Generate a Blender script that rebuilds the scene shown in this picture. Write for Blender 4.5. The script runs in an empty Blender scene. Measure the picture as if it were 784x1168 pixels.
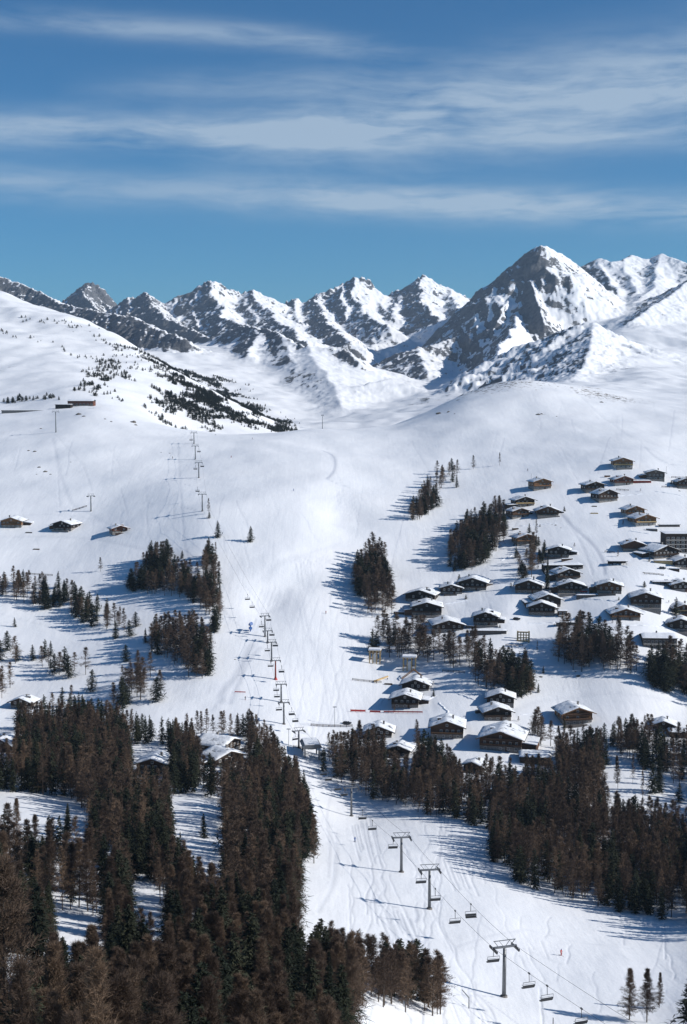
import bpy, math, random
import numpy as np
from mathutils import Vector, Matrix
RND = random.Random(7)
C = bpy.context.scene.collection
# ---------------------------------------------------------------- camera model
F = 1622.0; CX = 392.0; CY = 584.0
PITCH = math.atan(144.0 / F)
def ray(px, py):
    """(u, e): X/Y and Z/Y of the view ray through a photo pixel"""
    px = np.asarray(px, float); py = np.asarray(py, float)
    a = px - CX; b = CY - py
    dy = F * math.cos(PITCH) + b * math.sin(PITCH)
    dz = -F * math.sin(PITCH) + b * math.cos(PITCH)
    return a / dy, dz / dy
def proj(X, Y, Z):
    depth = Y * math.cos(PITCH) - Z * math.sin(PITCH)
    v = Y * math.sin(PITCH) + Z * math.cos(PITCH)
    return CX + F * X / depth, CY - F * v / depth
# ---------------------------------------------------------------- noise
def _hash(ix, iy, seed):
    h = (ix.astype(np.int64) * 374761393 + iy.astype(np.int64) * 668265263 + seed * 974634777) & 0xFFFFFFFF
    h = ((h ^ (h >> 13)) * 1274126177) & 0xFFFFFFFF
    return ((h ^ (h >> 16)) & 0xFFFF) / 65536.0
def gnoise(x, y, seed=0):
    ix = np.floor(x); iy = np.floor(y); fx = x - ix; fy = y - iy
    sx = fx * fx * fx * (fx * (fx * 6 - 15) + 10); sy = fy * fy * fy * (fy * (fy * 6 - 15) + 10)
    def g(a, b, dx, dy):
        t = _hash(a, b, seed) * 2 * math.pi
        return np.cos(t) * dx + np.sin(t) * dy
    n00 = g(ix, iy, fx, fy); n10 = g(ix + 1, iy, fx - 1, fy)
    n01 = g(ix, iy + 1, fx, fy - 1); n11 = g(ix + 1, iy + 1, fx - 1, fy - 1)
    a = n00 + sx * (n10 - n00); b = n01 + sx * (n11 - n01)
    return 1.5 * (a + sy * (b - a))
def fbm(x, y, octv, seed=0, gain=.5, ridged=False):
    s = 0; a = 1.0; tot = 0
    for o in range(octv):
        n = gnoise(x, y, seed + o * 17)
        if ridged: n = 1 - 2 * np.abs(n)
        s = s + a * n; tot += a; a *= gain; x = x * 2.03 + 3.1; y = y * 2.03 - 7.7
    return s / tot
def sstep(a, b, x):
    t = np.clip((x - a) / (b - a), 0, 1); return t * t * (3 - 2 * t)
# ---------------------------------------------------------------- terrain height function
CTRL_PX = [  # photo column, photo row, metres away
 # left edge
 (-90,1190,190),(0,1168,205),(0,1110,240),(0,1050,300),(0,960,400),(10,905,480),(0,860,580),(0,835,650),(0,790,730),(0,720,815),(0,660,905),
 (0,604,1010),(0,540,1150),(0,480,1400),(-120,470,1450),(-160,600,1010),(-160,720,800),(-160,860,580),(-160,1000,350),
 (100,1168,210),(100,1080,285),(100,1000,360),(95,950,425),(100,900,510),(100,850,620),(100,800,710),(100,720,810),(100,604,1000),(100,520,1200),(110,470,1420),
 (230,1168,205),(230,1080,290),(230,985,395),(230,920,480),(230,860,610),(230,830,662),(230,770,728),(230,690,830),(230,600,960),(230,540,1120),(230,491,1430),
 (340,1168,215),(330,1080,305),(350,1010,390),(350,950,480),(345,900,570),(350,865,635),(330,826,674),(315,775,730),(303,726,790),(320,650,880),(350,560,1050),(350,520,1190),(350,488,1430),
 (430,1150,262),(385,1140,250),(480,1160,275),(420,1060,352),(458,995,430),(401,931,545),(470,922,553),(450,860,648),(460,810,705),(450,760,768),(450,700,835),(450,640,925),(450,560,1080),(450,515,1250),(440,486,1450),
 (575,1137,313),(490,1037,385),(560,1050,378),(560,985,468),(540,945,520),(570,855,645),(570,810,700),(600,740,780),(580,690,830),(580,640,915),(590,590,1000),(590,540,1130),(590,480,1350),(590,433,1600),(520,452,1600),
 (784,1168,300),(700,1100,350),(784,1058,395),(700,1036,420),(640,1022,432),(784,985,480),(700,950,520),(784,925,562),(740,900,590),(700,865,635),(658,826,690),(784,825,692),(784,790,735),(754,735,775),(700,700,805),
 (760,635,905),(700,640,895),(700,572,1025),(784,557,1060),(711,533,1105),(784,500,1250),(700,484,1330),(690,452,1560),(784,462,1540),
 (920,1100,310),(920,980,440),(920,830,650),(920,640,900),(920,500,1250),(920,455,1560),
 # falls away behind the near crests
 (350,500,1650),(230,505,1600),(440,498,1700),(500,476,1850),(590,447,1850),(300,500,1750),
 # left mountainside
 (-120,452,1620),(0,460,1620),(100,457,1560),(170,474,1600),(0,435,1800),(0,400,2150),(0,360,2650),(0,333,3150),(-120,400,2100),(-120,330,3100),
 (66,357,2950),(100,430,1850),(100,400,2250),(138,382,2650),(200,463,1850),(200,440,2050),(204,420,2350),(276,483,1900),(276,463,2150),(326,492,2020),
 (66,372,3350),(0,345,3600),(138,400,3000),(204,440,2700),(276,478,2500),
 # middle valley
 (380,486,2200),(380,478,2600),(420,462,3200),(440,447,3700),(445,440,4300),(450,428,5200),(460,405,6500),(480,432,4600),(500,418,5600),(500,445,3700),(480,455,3000),
 (330,486,2350),(300,452,2900),(340,448,3300),(262,430,3300),(300,425,3700),(240,400,4300),(350,425,4000),(320,400,5000),(150,400,4500),(60,385,5200),(380,440,4200),
 # behind the knoll, right side
 (500,475,2150),(560,450,2400),(640,437,2250),(700,442,2050),(784,452,1950),(740,428,2500),(552,450,2900),(600,445,2800),(640,440,2800),(588,435,3150),(630,425,3200),(677,402,3250),(705,405,3000),(784,425,2800),
 (620,410,3700),(700,398,3700),(784,400,3800),(740,376,4300),(784,355,5000),(700,355,5300),(600,410,4300),(640,390,4600),(560,425,4600),
 # high ground under the far peaks
 (0,395,7500),(100,398,7500),(200,400,7500),(300,400,7500),(400,395,7500),(500,390,7500),(600,370,7500),(700,340,6800),(784,330,6800),(920,330,6800),(920,400,3800),(920,350,5000),
]
CTRL_E = [  # u, metres away, z/Y
 (-.6,25,-.95),(0,25,-.95),(.6,25,-.95),(-.4,60,-.66),(0,60,-.70),(.4,60,-.76),(-.3,110,-.55),(0,110,-.60),(.3,120,-.68),(.12,190,-.58),(.26,200,-.59),
 (-.6,12000,.02),(0,12000,.02),(.6,12000,.02),(-.6,600,-.22),(-.6,1400,.0),(-.6,3000,.06),(.6,600,-.2),(.6,1400,-.02),(.6,3000,.05),(-.6,6000,.06),(.6,6000,.06),
]
SMOOTH = .0025
def _feat(u, v): return np.stack([u * 3.2, v], -1)
def _tps_fit():
    a = np.array(CTRL_PX, float); u, e = ray(a[:, 0], a[:, 1]); v = np.log(a[:, 2])
    b = np.array(CTRL_E, float)
    u = np.r_[u, b[:, 0]]; v = np.r_[v, np.log(b[:, 1])]; e = np.r_[e, b[:, 2]]
    p = _feat(u, v); n = len(p)
    d = np.linalg.norm(p[:, None] - p[None], axis=-1)
    K = np.where(d > 0, d * d * np.log(d + 1e-12), 0) + np.eye(n) * SMOOTH
    Pm = np.c_[np.ones(n), p]
    A = np.zeros((n + 3, n + 3)); A[:n, :n] = K; A[:n, n:] = Pm; A[n:, :n] = Pm.T
    w = np.linalg.solve(A, np.r_[e, 0, 0, 0])
    return p, w
_TP, _TW = _tps_fit()
# the spline is tabulated once on a fine lattice and read back bilinearly
_U0, _U1, _V0, _V1, _NU, _NV = -.75, .75, math.log(15.0), math.log(13000.0), 420, 900
def _table():
    gu, gv = np.meshgrid(np.linspace(_U0, _U1, _NU), np.linspace(_V0, _V1, _NV))
    p = _feat(gu.ravel(), gv.ravel()); out = np.empty(len(p)); n = len(_TP)
    for s in range(0, len(p), 40000):
        q = p[s:s + 40000]
        d2 = (q[:, None, 0] - _TP[None, :, 0]) ** 2 + (q[:, None, 1] - _TP[None, :, 1]) ** 2
        out[s:s + 40000] = (0.5 * d2 * np.log(d2 + 1e-18)) @ _TW[:n] + _TW[n] + q @ _TW[n + 1:]
    return out.reshape(_NV, _NU)
_TAB = _table()
def base_e(u, Y):
    v = np.log(np.maximum(Y, 15.1))
    a = np.clip((u - _U0) / (_U1 - _U0), 0, .9999) * (_NU - 1); b = np.clip((v - _V0) / (_V1 - _V0), 0, .9999) * (_NV - 1)
    i = a.astype(int); j = b.astype(int); fa = a - i; fb = b - j
    t = _TAB
    return (t[j, i] * (1 - fa) + t[j, i + 1] * fa) * (1 - fb) + (t[j + 1, i] * (1 - fa) + t[j + 1, i + 1] * fa) * fb
# mountain ridges: points (column, row, metres), steepness, roughness in metres, rockiness
RIDGES = [
 # main peak, its left and right shoulders and spurs
 ([(530,350,6300),(545,343,6000),(560,334,5800),(575,325,5650),(588,305,5450),(595,297,5320),(602,288,5260),(610,282,5220),(619,279,5180),(628,283,5230),(637,287,5250),(645,292,5290),(652,297,5350),(664,308,5500),(672,330,5700)],1.0,24,1.0),
 ([(600,304,5240),(603,314,5110),(609,332,4950),(616,350,4800),(621,368,4650)],1.15,30,1.0),
 ([(592,312,5250),(586,328,5100),(578,346,4950),(570,366,4800)],1.25,34,1.1),
 ([(590,318,5500),(590,335,5300),(590,352,5000),(588,370,4600),(580,385,4100),(566,402,3600),(548,426,3200)],1.05,28,.30),
 # right-hand ridge
 ([(640,297,6300),(650,295,6300),(657,304,6300),(667,304,6300),(685,295,6200),(698,299,6150),(710,297,6200),(721,291,6300),(741,297,6300),(756,291,6300),(777,297,6200),(800,305,6100),(850,300,6100),(920,310,6100)],.62,22,.72),
 ([(685,295,6200),(692,318,5900),(700,335,5600)],.6,18,.85),
 ([(710,297,6200),(718,318,5900),(722,335,5600)],.6,18,.6),
 ([(756,291,6300),(748,315,5950),(735,338,5500),(728,352,5200)],.5,16,.5),
 ([(800,312,5300),(784,322,5200),(765,338,5000),(745,348,4700),(732,358,4500),(722,366,4400)],.6,18,.8),
 # mid ridge below the main peak
 ([(622,400,3150),(640,384,3250),(660,372,3320),(677,370,3330),(690,378,3300),(706,390,3250),(730,402,3150),(760,414,3050)],.55,26,.75),
 ([(677,370,3330),(676,385,3100),(673,400,2850),(666,418,2600),(652,434,2350)],.52,20,.6),
 # far range, from left
 ([(-60,325,6200),(-20,312,6000),(0,316,5900),(20,321,5850),(45,333,5700),(62,341,5500),(85,350,5200),(112,356,4900),(150,362,4600),(180,375,4300),(215,388,4000)],.75,30,1.35),
 ([(60,352,7800),(80,339,7700),(88,330,7650),(97,325,7600),(106,323,7600),(115,327,7600),(135,352,7700)],1.1,44,1.6),
 ([(97,325,7600),(104,345,7200),(112,365,6800)],1.0,30,1.5),
 ([(135,352,7400),(148,340,7300),(157,341,7250),(166,334,7200),(178,345,7200),(190,354,7200),(212,355,7200)],1.05,40,1.6),
 ([(148,340,7300),(142,358,6900),(146,376,6500)],.9,28,1.5),
 ([(166,334,7200),(178,352,6700),(192,366,6200),(215,376,5700),(235,384,5300),(258,392,5000)],.8,28,1.4),
 ([(205,355,7300),(213,350,7250),(219,339,7200),(232,325,7150),(239,320,7100),(250,325,7100),(260,329,7150),(278,336,7200),(288,331,7200),(300,340,7200),(318,354,7300)],1.05,42,1.35),
 ([(219,339,7200),(217,360,6700),(225,375,6200)],.9,28,1.35),
 ([(239,320,7100),(246,345,6700),(255,362,6200),(275,370,5500),(292,374,4800),(302,384,4400)],.75,26,.95),
 ([(278,336,7200),(284,352,6800),(290,366,6300)],.8,22,.8),
 ([(288,331,7200),(300,350,6700),(318,364,6100),(335,378,5300),(347,390,4700)],.65,24,1.0),
 ([(318,354,7600),(327,346,7500),(337,341,7500),(349,352,7500),(360,337,7500),(376,331,7500),(392,325,7600),(400,320,7600),(407,317,7600),(415,317,7600),(423,321,7600),(435,337,7600),(450,341,7700)],1.1,40,1.15),
 ([(337,341,7500),(340,358,7000),(348,372,6500)],.9,24,1.0),
 ([(360,337,7500),(366,352,7000),(372,364,6400),(384,376,5700),(396,388,5200)],.8,26,1.05),
 ([(392,325,7600),(390,345,7100),(396,362,6600)],.8,24,.9),
 ([(407,317,7600),(404,340,7200),(412,354,6700),(425,364,6200),(440,374,5800)],.75,24,.8),
 ([(435,337,7600),(440,352,7200),(450,362,6800)],.8,22,.8),
 ([(446,341,8000),(452,330,7900),(458,334,7900),(466,326,7900),(475,320,7850),(483,315,7800),(495,321,7850),(511,329,7900),(525,336,8000),(540,341,8000),(560,333,8000),(575,330,8000)],1.0,38,1.1),
 ([(483,315,7800),(478,338,7300),(486,352,6800),(500,362,6400)],.8,26,1.0),
 ([(466,326,7900),(456,345,7400),(446,360,6800)],.8,24,.9),
 ([(511,329,7900),(516,345,7300),(524,356,6800)],.7,22,.7),
 # rock bands in the middle ground
 ([(262,378,5200),(275,372,4800),(292,374,4600),(305,377,4400),(320,384,4200),(335,391,4050),(352,397,3950),(375,397,3950),(395,400,3900),(412,414,3750)],.85,24,1.25),
 ([(292,374,4600),(288,392,4200),(284,404,3900)],.7,16,1.2),
 ([(320,384,4200),(330,402,3900),(338,415,3700)],.6,14,1.0),
 ([(352,397,3950),(368,420,3500),(382,445,3100),(392,465,2800)],.35,8,.3),
 ([(262,378,5200),(258,400,4500),(262,420,4000)],.5,12,.5),
 ([(420,420,4900),(440,410,4900),(460,402,4850),(480,398,4800),(500,392,4850),(520,386,4900),(545,372,4900)],.55,26,1.2),
 ([(480,398,4800),(484,412,4400),(488,426,4100)],.55,20,1.1),
 ([(404,442,3200),(425,436,3250),(445,432,3300)],.4,10,.8),
]
def _seg_dist(X, Y, pts):
    best = np.full(X.shape, 1e9); hh = np.zeros(X.shape)
    for (x0, y0, z0), (x1, y1, z1) in zip(pts[:-1], pts[1:]):
        dx, dy = x1 - x0, y1 - y0; L2 = dx * dx + dy * dy + 1e-9
        t = np.clip(((X - x0) * dx + (Y - y0) * dy) / L2, 0, 1)
        d = np.hypot(X - x0 - t * dx, Y - y0 - t * dy)
        m = d < best
        best = np.where(m, d, best); hh = np.where(m, z0 + t * (z1 - z0), hh)
    return best, hh
_RW = []
for pts, k, rough, rock in RIDGES:
    a = np.array(pts, float); u, e = ray(a[:, 0], a[:, 1])
    _RW.append((np.c_[u * a[:, 2], a[:, 2], e * a[:, 2]], k, rough, rock))
def height(X, Y, detail=True):
    X = np.asarray(X, float); Y = np.asarray(Y, float)
    u = X / np.maximum(Y, 1)
    Z = base_e(u, Y) * Y
    far = sstep(1500, 2300, Y)
    # rolling snow, metres
    amp = .40 + 1.0 * sstep(550, 1250, Y)
    Z = Z + amp * (1.6 * gnoise(X / 95, Y / 120, 3) + .8 * gnoise(X / 38, Y / 45, 5)) + .12 * gnoise(X / 13, Y / 13, 9)
    for cx, cy, rx, ry, dp in ((5, 1000, 20, 48, 4.2), (-43, 838, 15, 26, 3.6), (-30, 868, 22, 16, 2.2), (18, 905, 30, 14, 2.0)):      # hollows dug into the piste
        Z = Z - dp * np.exp(-((X - cx) / rx) ** 2 - ((Y - cy) / ry) ** 2)
    rock = np.zeros(Z.shape)
    m = Y > 1500
    if m.any():
        x, y, z = X[m], Y[m], Z[m]; f = far[m]; rk = np.zeros(z.shape)
        z = z + f * (13 + 12 * sstep(2600, 4500, y)) * fbm(x / 400, y / 520, 4, 31) + f * 5.0 * gnoise(x / 95, y / 130, 37) + f * 1.6 * gnoise(x / 34, y / 50, 38)
        wx = 34 * fbm(x / 170, y / 170, 4, 41) + 30 * gnoise(x / 420, y / 420, 43); wy = 34 * fbm(x / 170, y / 170, 4, 53) + 30 * gnoise(x / 420, y / 420, 55)
        rf = fbm(x / 240, y / 240, 5, 61, .5, True)
        rf2 = fbm(x / 60, y / 60, 4, 71, .55, True)
        rf3 = fbm(x / 22, y / 30, 3, 83, .6)
        sc = sstep(2200, 5500, y) * .6 + .4
        for pts, k, rough, rock_k in _RW:
            x0, y0 = pts[:, 0].min() - 1000, pts[:, 1].min() - 1000; x1, y1 = pts[:, 0].max() + 1000, pts[:, 1].max() + 1000
            b = (x > x0) & (x < x1) & (y > y0) & (y < y1)
            if not b.any(): continue
            n0, _h = _seg_dist(x[b], y[b], pts); w0 = .15 if np.ptp(pts[:, 1]) < 1150 and len(pts) > 4 else .8; wk = sc[b] * (w0 + (1 - w0) * sstep(0, 160, n0))      # crests stay where they are, flanks wander
            near, hh = _seg_dist(x[b] + wx[b] * wk, y[b] + wy[b] * wk, pts)
            near = np.sqrt(near * near + 9.0)
            hr = hh - k * near + .25 * k * near * near / (near + 320)
            wob = rough * 2.0 * (rf[b] - .2) * sstep(10, 200, near) * (1 - .7 * sstep(180, 420, near)) + rough * .45 * (rf2[b] - .2) * sstep(0, 60, near) + (rough * .24 * rf2[b] + rough * (.26 + .28 * (y[b] > 6500)) * rf3[b]) * (1 - sstep(0, 110, near))
            hr = hr + wob
            zb = z[b]; s = 7.0
            z[b] = zb + s * np.logaddexp(0, (hr - zb) / s)
            above = sstep(-4, 14, hr - zb)
            rk[b] = np.maximum(rk[b] * (1 - above), rock_k * above * (1 - .55 * sstep(90, 260, near)))
        Z[m] = z; rock[m] = rk
    if detail == 'rock': return Z, rock
    return Z
def ground_many(pts, ymin=40, ymax=2400, n=420):
    """where the view rays through photo pixels first meet the ground"""
    p = np.array(pts, float).reshape(-1, 2); u, e = ray(p[:, 0], p[:, 1])
    Ys = np.exp(np.linspace(math.log(ymin), math.log(ymax), n))[None, :] * np.ones((len(p), 1))
    d = height(u[:, None] * Ys, Ys) - e[:, None] * Ys
    k = np.argmax(d > 0, axis=1); k = np.where((d > 0).any(1), np.maximum(k, 1), n - 1)
    i = np.arange(len(p)); lo = Ys[i, k - 1]; hi = Ys[i, k]
    for _ in range(14):
        mid = .5 * (lo + hi); up = height(u * mid, mid) - e * mid > 0
        hi = np.where(up, mid, hi); lo = np.where(up, lo, mid)
    y = .5 * (lo + hi); return np.c_[u * y, y, height(u * y, y)]
def ground(px, py, ymin=40, ymax=2400):
    return Vector(ground_many([(px, py)], ymin, ymax)[0])
# ---------------------------------------------------------------- object helpers
def tag(o, label=None, cat=None, group=None, kind=None):
    if label: o['label'] = label
    if cat: o['category'] = cat
    if group: o['group'] = group
    if kind: o['kind'] = kind
    return o
def empty(name, loc, rz=0.0):
    o = bpy.data.objects.new(name, None); C.objects.link(o); o.empty_display_size = .5
    o.location = loc; o.rotation_euler = (0, 0, rz); return o
class MB:
    def __init__(s): s.v = []; s.f = []; s.m = []
    def add(s, vs, fs, mi=0):
        n = len(s.v); s.v += [tuple(v) for v in vs]; s.f += [tuple(i + n for i in f) for f in fs]; s.m += [mi] * len(fs); return s
    def box(s, x0, x1, y0, y1, z0, z1, mi=0):
        v = [(x0,y0,z0),(x1,y0,z0),(x1,y1,z0),(x0,y1,z0),(x0,y0,z1),(x1,y0,z1),(x1,y1,z1),(x0,y1,z1)]
        return s.add(v, [(0,3,2,1),(4,5,6,7),(0,1,5,4),(1,2,6,5),(2,3,7,6),(3,0,4,7)], mi)
    def bar(s, a, b, w, h=None, mi=0):
        a = Vector(a); b = Vector(b); h = w if h is None else h
        d = (b - a).normalized(); up = Vector((0, 0, 1)) if abs(d.z) < .95 else Vector((0, 1, 0))
        r = d.cross(up).normalized() * w / 2; t = r.cross(d).normalized() * h / 2
        v = [a - r - t, a + r - t, a + r + t, a - r + t, b - r - t, b + r - t, b + r + t, b - r + t]
        return s.add(v, [(0,1,2,3),(7,6,5,4),(0,4,5,1),(1,5,6,2),(2,6,7,3),(3,7,4,0)], mi)
    def tube(s, pts, rad, n=8, mi=0, cap=True):
        pts = [Vector(p) for p in pts]; rads = rad if isinstance(rad, (list, tuple)) else [rad] * len(pts)
        vs = []; fs = []
        for i, p in enumerate(pts):
            d = (pts[min(i + 1, len(pts) - 1)] - pts[max(i - 1, 0)]).normalized()
            up = Vector((0, 0, 1)) if abs(d.z) < .95 else Vector((0, 1, 0))
            r = d.cross(up).normalized(); t = r.cross(d).normalized()
            for k in range(n):
                a = 2 * math.pi * k / n; vs.append(p + (r * math.cos(a) + t * math.sin(a)) * rads[i])
        for i in range(len(pts) - 1):
            for k in range(n):
                a = i * n + k; b = i * n + (k + 1) % n; fs.append((a, b, b + n, a + n))
        if cap: fs.append(tuple(range(n - 1, -1, -1))); fs.append(tuple((len(pts) - 1) * n + k for k in range(n)))
        return s.add(vs, fs, mi)
    def prism(s, poly, y0, y1, mi=0):
        """polygon in x,z pushed from y0 to y1"""
        n = len(poly); v = [(x, y0, z) for x, z in poly] + [(x, y1, z) for x, z in poly]
        f = [tuple(range(n)), tuple(range(2 * n - 1, n - 1, -1))] + [((i + 1) % n, i, i + n, (i + 1) % n + n) for i in range(n)]
        return s.add(v, f, mi)
    def mesh(s, name, mats, smooth=False):
        me = bpy.data.meshes.new(name); me.from_pydata(s.v, [], s.f)
        for m in (mats if isinstance(mats, (list, tuple)) else [mats]): me.materials.append(m)
        me.polygons.foreach_set('material_index', s.m)
        if smooth: me.polygons.foreach_set('use_smooth', [True] * len(s.f))
        me.update(); return me
    def build(s, name, mats, parent=None, smooth=False):
        o = bpy.data.objects.new(name, s.mesh(name, mats, smooth)); C.objects.link(o)
        if parent is not None: o.parent = parent
        return o
def np_mesh(name, V, Q, mats, mi=None, smooth=False):
    me = bpy.data.meshes.new(name); V = np.ascontiguousarray(V, np.float32); Q = np.ascontiguousarray(Q, np.int32); k = Q.shape[1]
    me.vertices.add(len(V)); me.vertices.foreach_set('co', V.ravel())
    me.loops.add(Q.size); me.loops.foreach_set('vertex_index', Q.ravel())
    me.polygons.add(len(Q)); me.polygons.foreach_set('loop_start', np.arange(0, Q.size, k, dtype=np.int32))
    for m in mats: me.materials.append(m)
    if mi is not None: me.polygons.foreach_set('material_index', np.ascontiguousarray(mi, np.int32))
    me.polygons.foreach_set('use_smooth', np.full(len(Q), smooth))
    me.update(calc_edges=True); me.validate(); return me
# ---------------------------------------------------------------- materials
def newmat(name):
    m = bpy.data.materials.new(name); m.use_nodes = True
    nt = m.node_tree; b = nt.nodes['Principled BSDF']; return m, nt, b
def N(nt, t, **kw):
    n = nt.nodes.new(t)
    for k, v in kw.items():
        if k.startswith('i_'):
            key = k[2:]; key = int(key) if key.isdigit() else key.replace('_', ' ')
            n.inputs[key].default_value = v
        else: setattr(n, k, v)
    return n
def ramp(nt, stops, src=None):
    n = nt.nodes.new('ShaderNodeValToRGB'); cr = n.color_ramp
    while len(cr.elements) < len(stops): cr.elements.new(.5)
    for e, (p, c) in zip(cr.elements, stops):
        e.position = p; e.color = (c, c, c, 1) if isinstance(c, (int, float)) else (*c, 1)
    if src is not None: nt.links.new(src, n.inputs[0])
    return n
def mathn(nt, op, a, b=None, c=None, clamp=False):
    n = nt.nodes.new('ShaderNodeMath'); n.operation = op; n.use_clamp = clamp
    for i, s in enumerate((a, b, c)):
        if s is None: continue
        if isinstance(s, (int, float)): n.inputs[i].default_value = s
        else: nt.links.new(s, n.inputs[i])
    return n.outputs[0]
def mixc(nt, fac, a, b):
    n = nt.nodes.new('ShaderNodeMix'); n.data_type = 'RGBA'
    for sock, s in ((n.inputs[0], fac), (n.inputs[6], a), (n.inputs[7], b)):
        if isinstance(s, (int, float)): sock.default_value = s
        elif isinstance(s, tuple): sock.default_value = (*s, 1)
        else: nt.links.new(s, sock)
    return n.outputs[2]
def simple_mat(name, col, rough=.8, var=.25, scale=3.0, metal=0.0, stretch=(1, 1, 1), bump=0.0):
    m, nt, b = newmat(name); tc = N(nt, 'ShaderNodeTexCoord'); mp = N(nt, 'ShaderNodeMapping'); mp.inputs['Scale'].default_value = stretch
    nt.links.new(tc.outputs['Object'], mp.inputs[0])
    ns = N(nt, 'ShaderNodeTexNoise'); ns.inputs['Scale'].default_value = scale; ns.inputs['Detail'].default_value = 5
    nt.links.new(mp.outputs[0], ns.inputs['Vector'])
    r = ramp(nt, [(.3, tuple(c * (1 - var) for c in col)), (.7, tuple(min(1, c * (1 + var)) for c in col))], ns.outputs['Fac'])
    nt.links.new(r.outputs[0], b.inputs['Base Color']); b.inputs['Roughness'].default_value = rough; b.inputs['Metallic'].default_value = metal
    if bump:
        bp = N(nt, 'ShaderNodeBump'); bp.inputs['Strength'].default_value = bump; bp.inputs['Distance'].default_value = .05
        nt.links.new(ns.outputs['Fac'], bp.inputs['Height']); nt.links.new(bp.outputs[0], b.inputs['Normal'])
    return m
def terrain_mat(name, rocky=True):
    m, nt, b = newmat(name); L = nt.links
    geo = N(nt, 'ShaderNodeNewGeometry'); pos = geo.outputs['Position']
    sep = N(nt, 'ShaderNodeSeparateXYZ'); L.new(geo.outputs['Normal'], sep.inputs[0])
    at = N(nt, 'ShaderNodeAttribute', attribute_name='rock'); tr = N(nt, 'ShaderNodeAttribute', attribute_name='track')
    def noise(sc, det=6, rough=.55, stretch=None):
        v = pos
        if stretch:
            mp = N(nt, 'ShaderNodeMapping'); mp.inputs['Scale'].default_value = stretch; L.new(pos, mp.inputs[0]); v = mp.outputs[0]
        n = N(nt, 'ShaderNodeTexNoise'); n.inputs['Scale'].default_value = sc; n.inputs['Detail'].default_value = det; n.inputs['Roughness'].default_value = rough
        L.new(v, n.inputs['Vector']); return n.outputs['Fac']
    steep = mathn(nt, 'SUBTRACT', 1.0, sep.outputs['Z'])
    if rocky:      # rock shows where the slope is steep, in the rocky regions; ledges keep their snow
        n1 = noise(.007, 5, .65); n2 = noise(.045, 7, .8, (.8, .8, 1.3))
        k = mathn(nt, 'MULTIPLY', steep, 1.75)
        k = mathn(nt, 'ADD', k, mathn(nt, 'MULTIPLY', mathn(nt, 'SUBTRACT', n1, .5), 1.2))
        k = mathn(nt, 'ADD', k, mathn(nt, 'MULTIPLY', mathn(nt, 'SUBTRACT', n2, .5), 1.7))
        k = mathn(nt, 'ADD', k, mathn(nt, 'MULTIPLY', mathn(nt, 'SUBTRACT', at.outputs['Fac'], 1.0), .55))
        k = mathn(nt, 'ADD', k, mathn(nt, 'MULTIPLY', sep.outputs['X'], -.58))      # west faces get more rock and less snow
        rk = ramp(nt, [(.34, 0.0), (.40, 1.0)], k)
        rc = ramp(nt, [(.35, (.095, .098, .108)), (.5, (.17, .172, .18)), (.65, (.27, .27, .272))], n2)
    else:
        n1 = noise(.16, 5, .7)
        k = mathn(nt, 'ADD', mathn(nt, 'MULTIPLY', mathn(nt, 'SUBTRACT', n1, .5), 1.6), mathn(nt, 'MULTIPLY', at.outputs['Fac'], .35))
        rk = ramp(nt, [(.42, 0.0), (.5, 1.0)], k)
        rc = ramp(nt, [(.3, (.045, .04, .035)), (.7, (.16, .13, .10))], n1)
    has = mathn(nt, 'GREATER_THAN', at.outputs['Fac'], .04)
    rfac = mathn(nt, 'MULTIPLY', rk.outputs[0], has)
    sn = ramp(nt, [(.3, (.85, .865, .885)), (.7, (.90, .905, .915))], noise(.02, 3))
    snow = mixc(nt, mathn(nt, 'MULTIPLY', tr.outputs['Fac'], .7, clamp=True), sn.outputs[0], (.46, .49, .56))  # grey-blue of the tracks and of the lift shadows painted with them
    L.new(mixc(nt, rfac, snow, rc.outputs[0]), b.inputs['Base Color'])
    b.inputs['Roughness'].default_value = .62
    b.inputs['Specular IOR Level'].default_value = .2
    if rocky:
        h = mathn(nt, 'MULTIPLY', noise(.02, 6, .6), 3.5)
        h = mathn(nt, 'ADD', h, mathn(nt, 'MULTIPLY', mathn(nt, 'MULTIPLY', n2, rfac), 34.0))
    else:
        h = mathn(nt, 'ADD', mathn(nt, 'MULTIPLY', noise(.45, 4, .6), .12), mathn(nt, 'MULTIPLY', noise(.09, 4, .6, (1, .4, 1)), .8))
        h = mathn(nt, 'ADD', h, mathn(nt, 'MULTIPLY', noise(.42, 2, .6, (1, .06, .06)), .16))
    bp = N(nt, 'ShaderNodeBump'); bp.inputs['Strength'].default_value = 1.0; bp.inputs['Distance'].default_value = .55
    L.new(h, bp.inputs['Height']); L.new(bp.outputs[0], b.inputs['Normal'])
    return m
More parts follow.
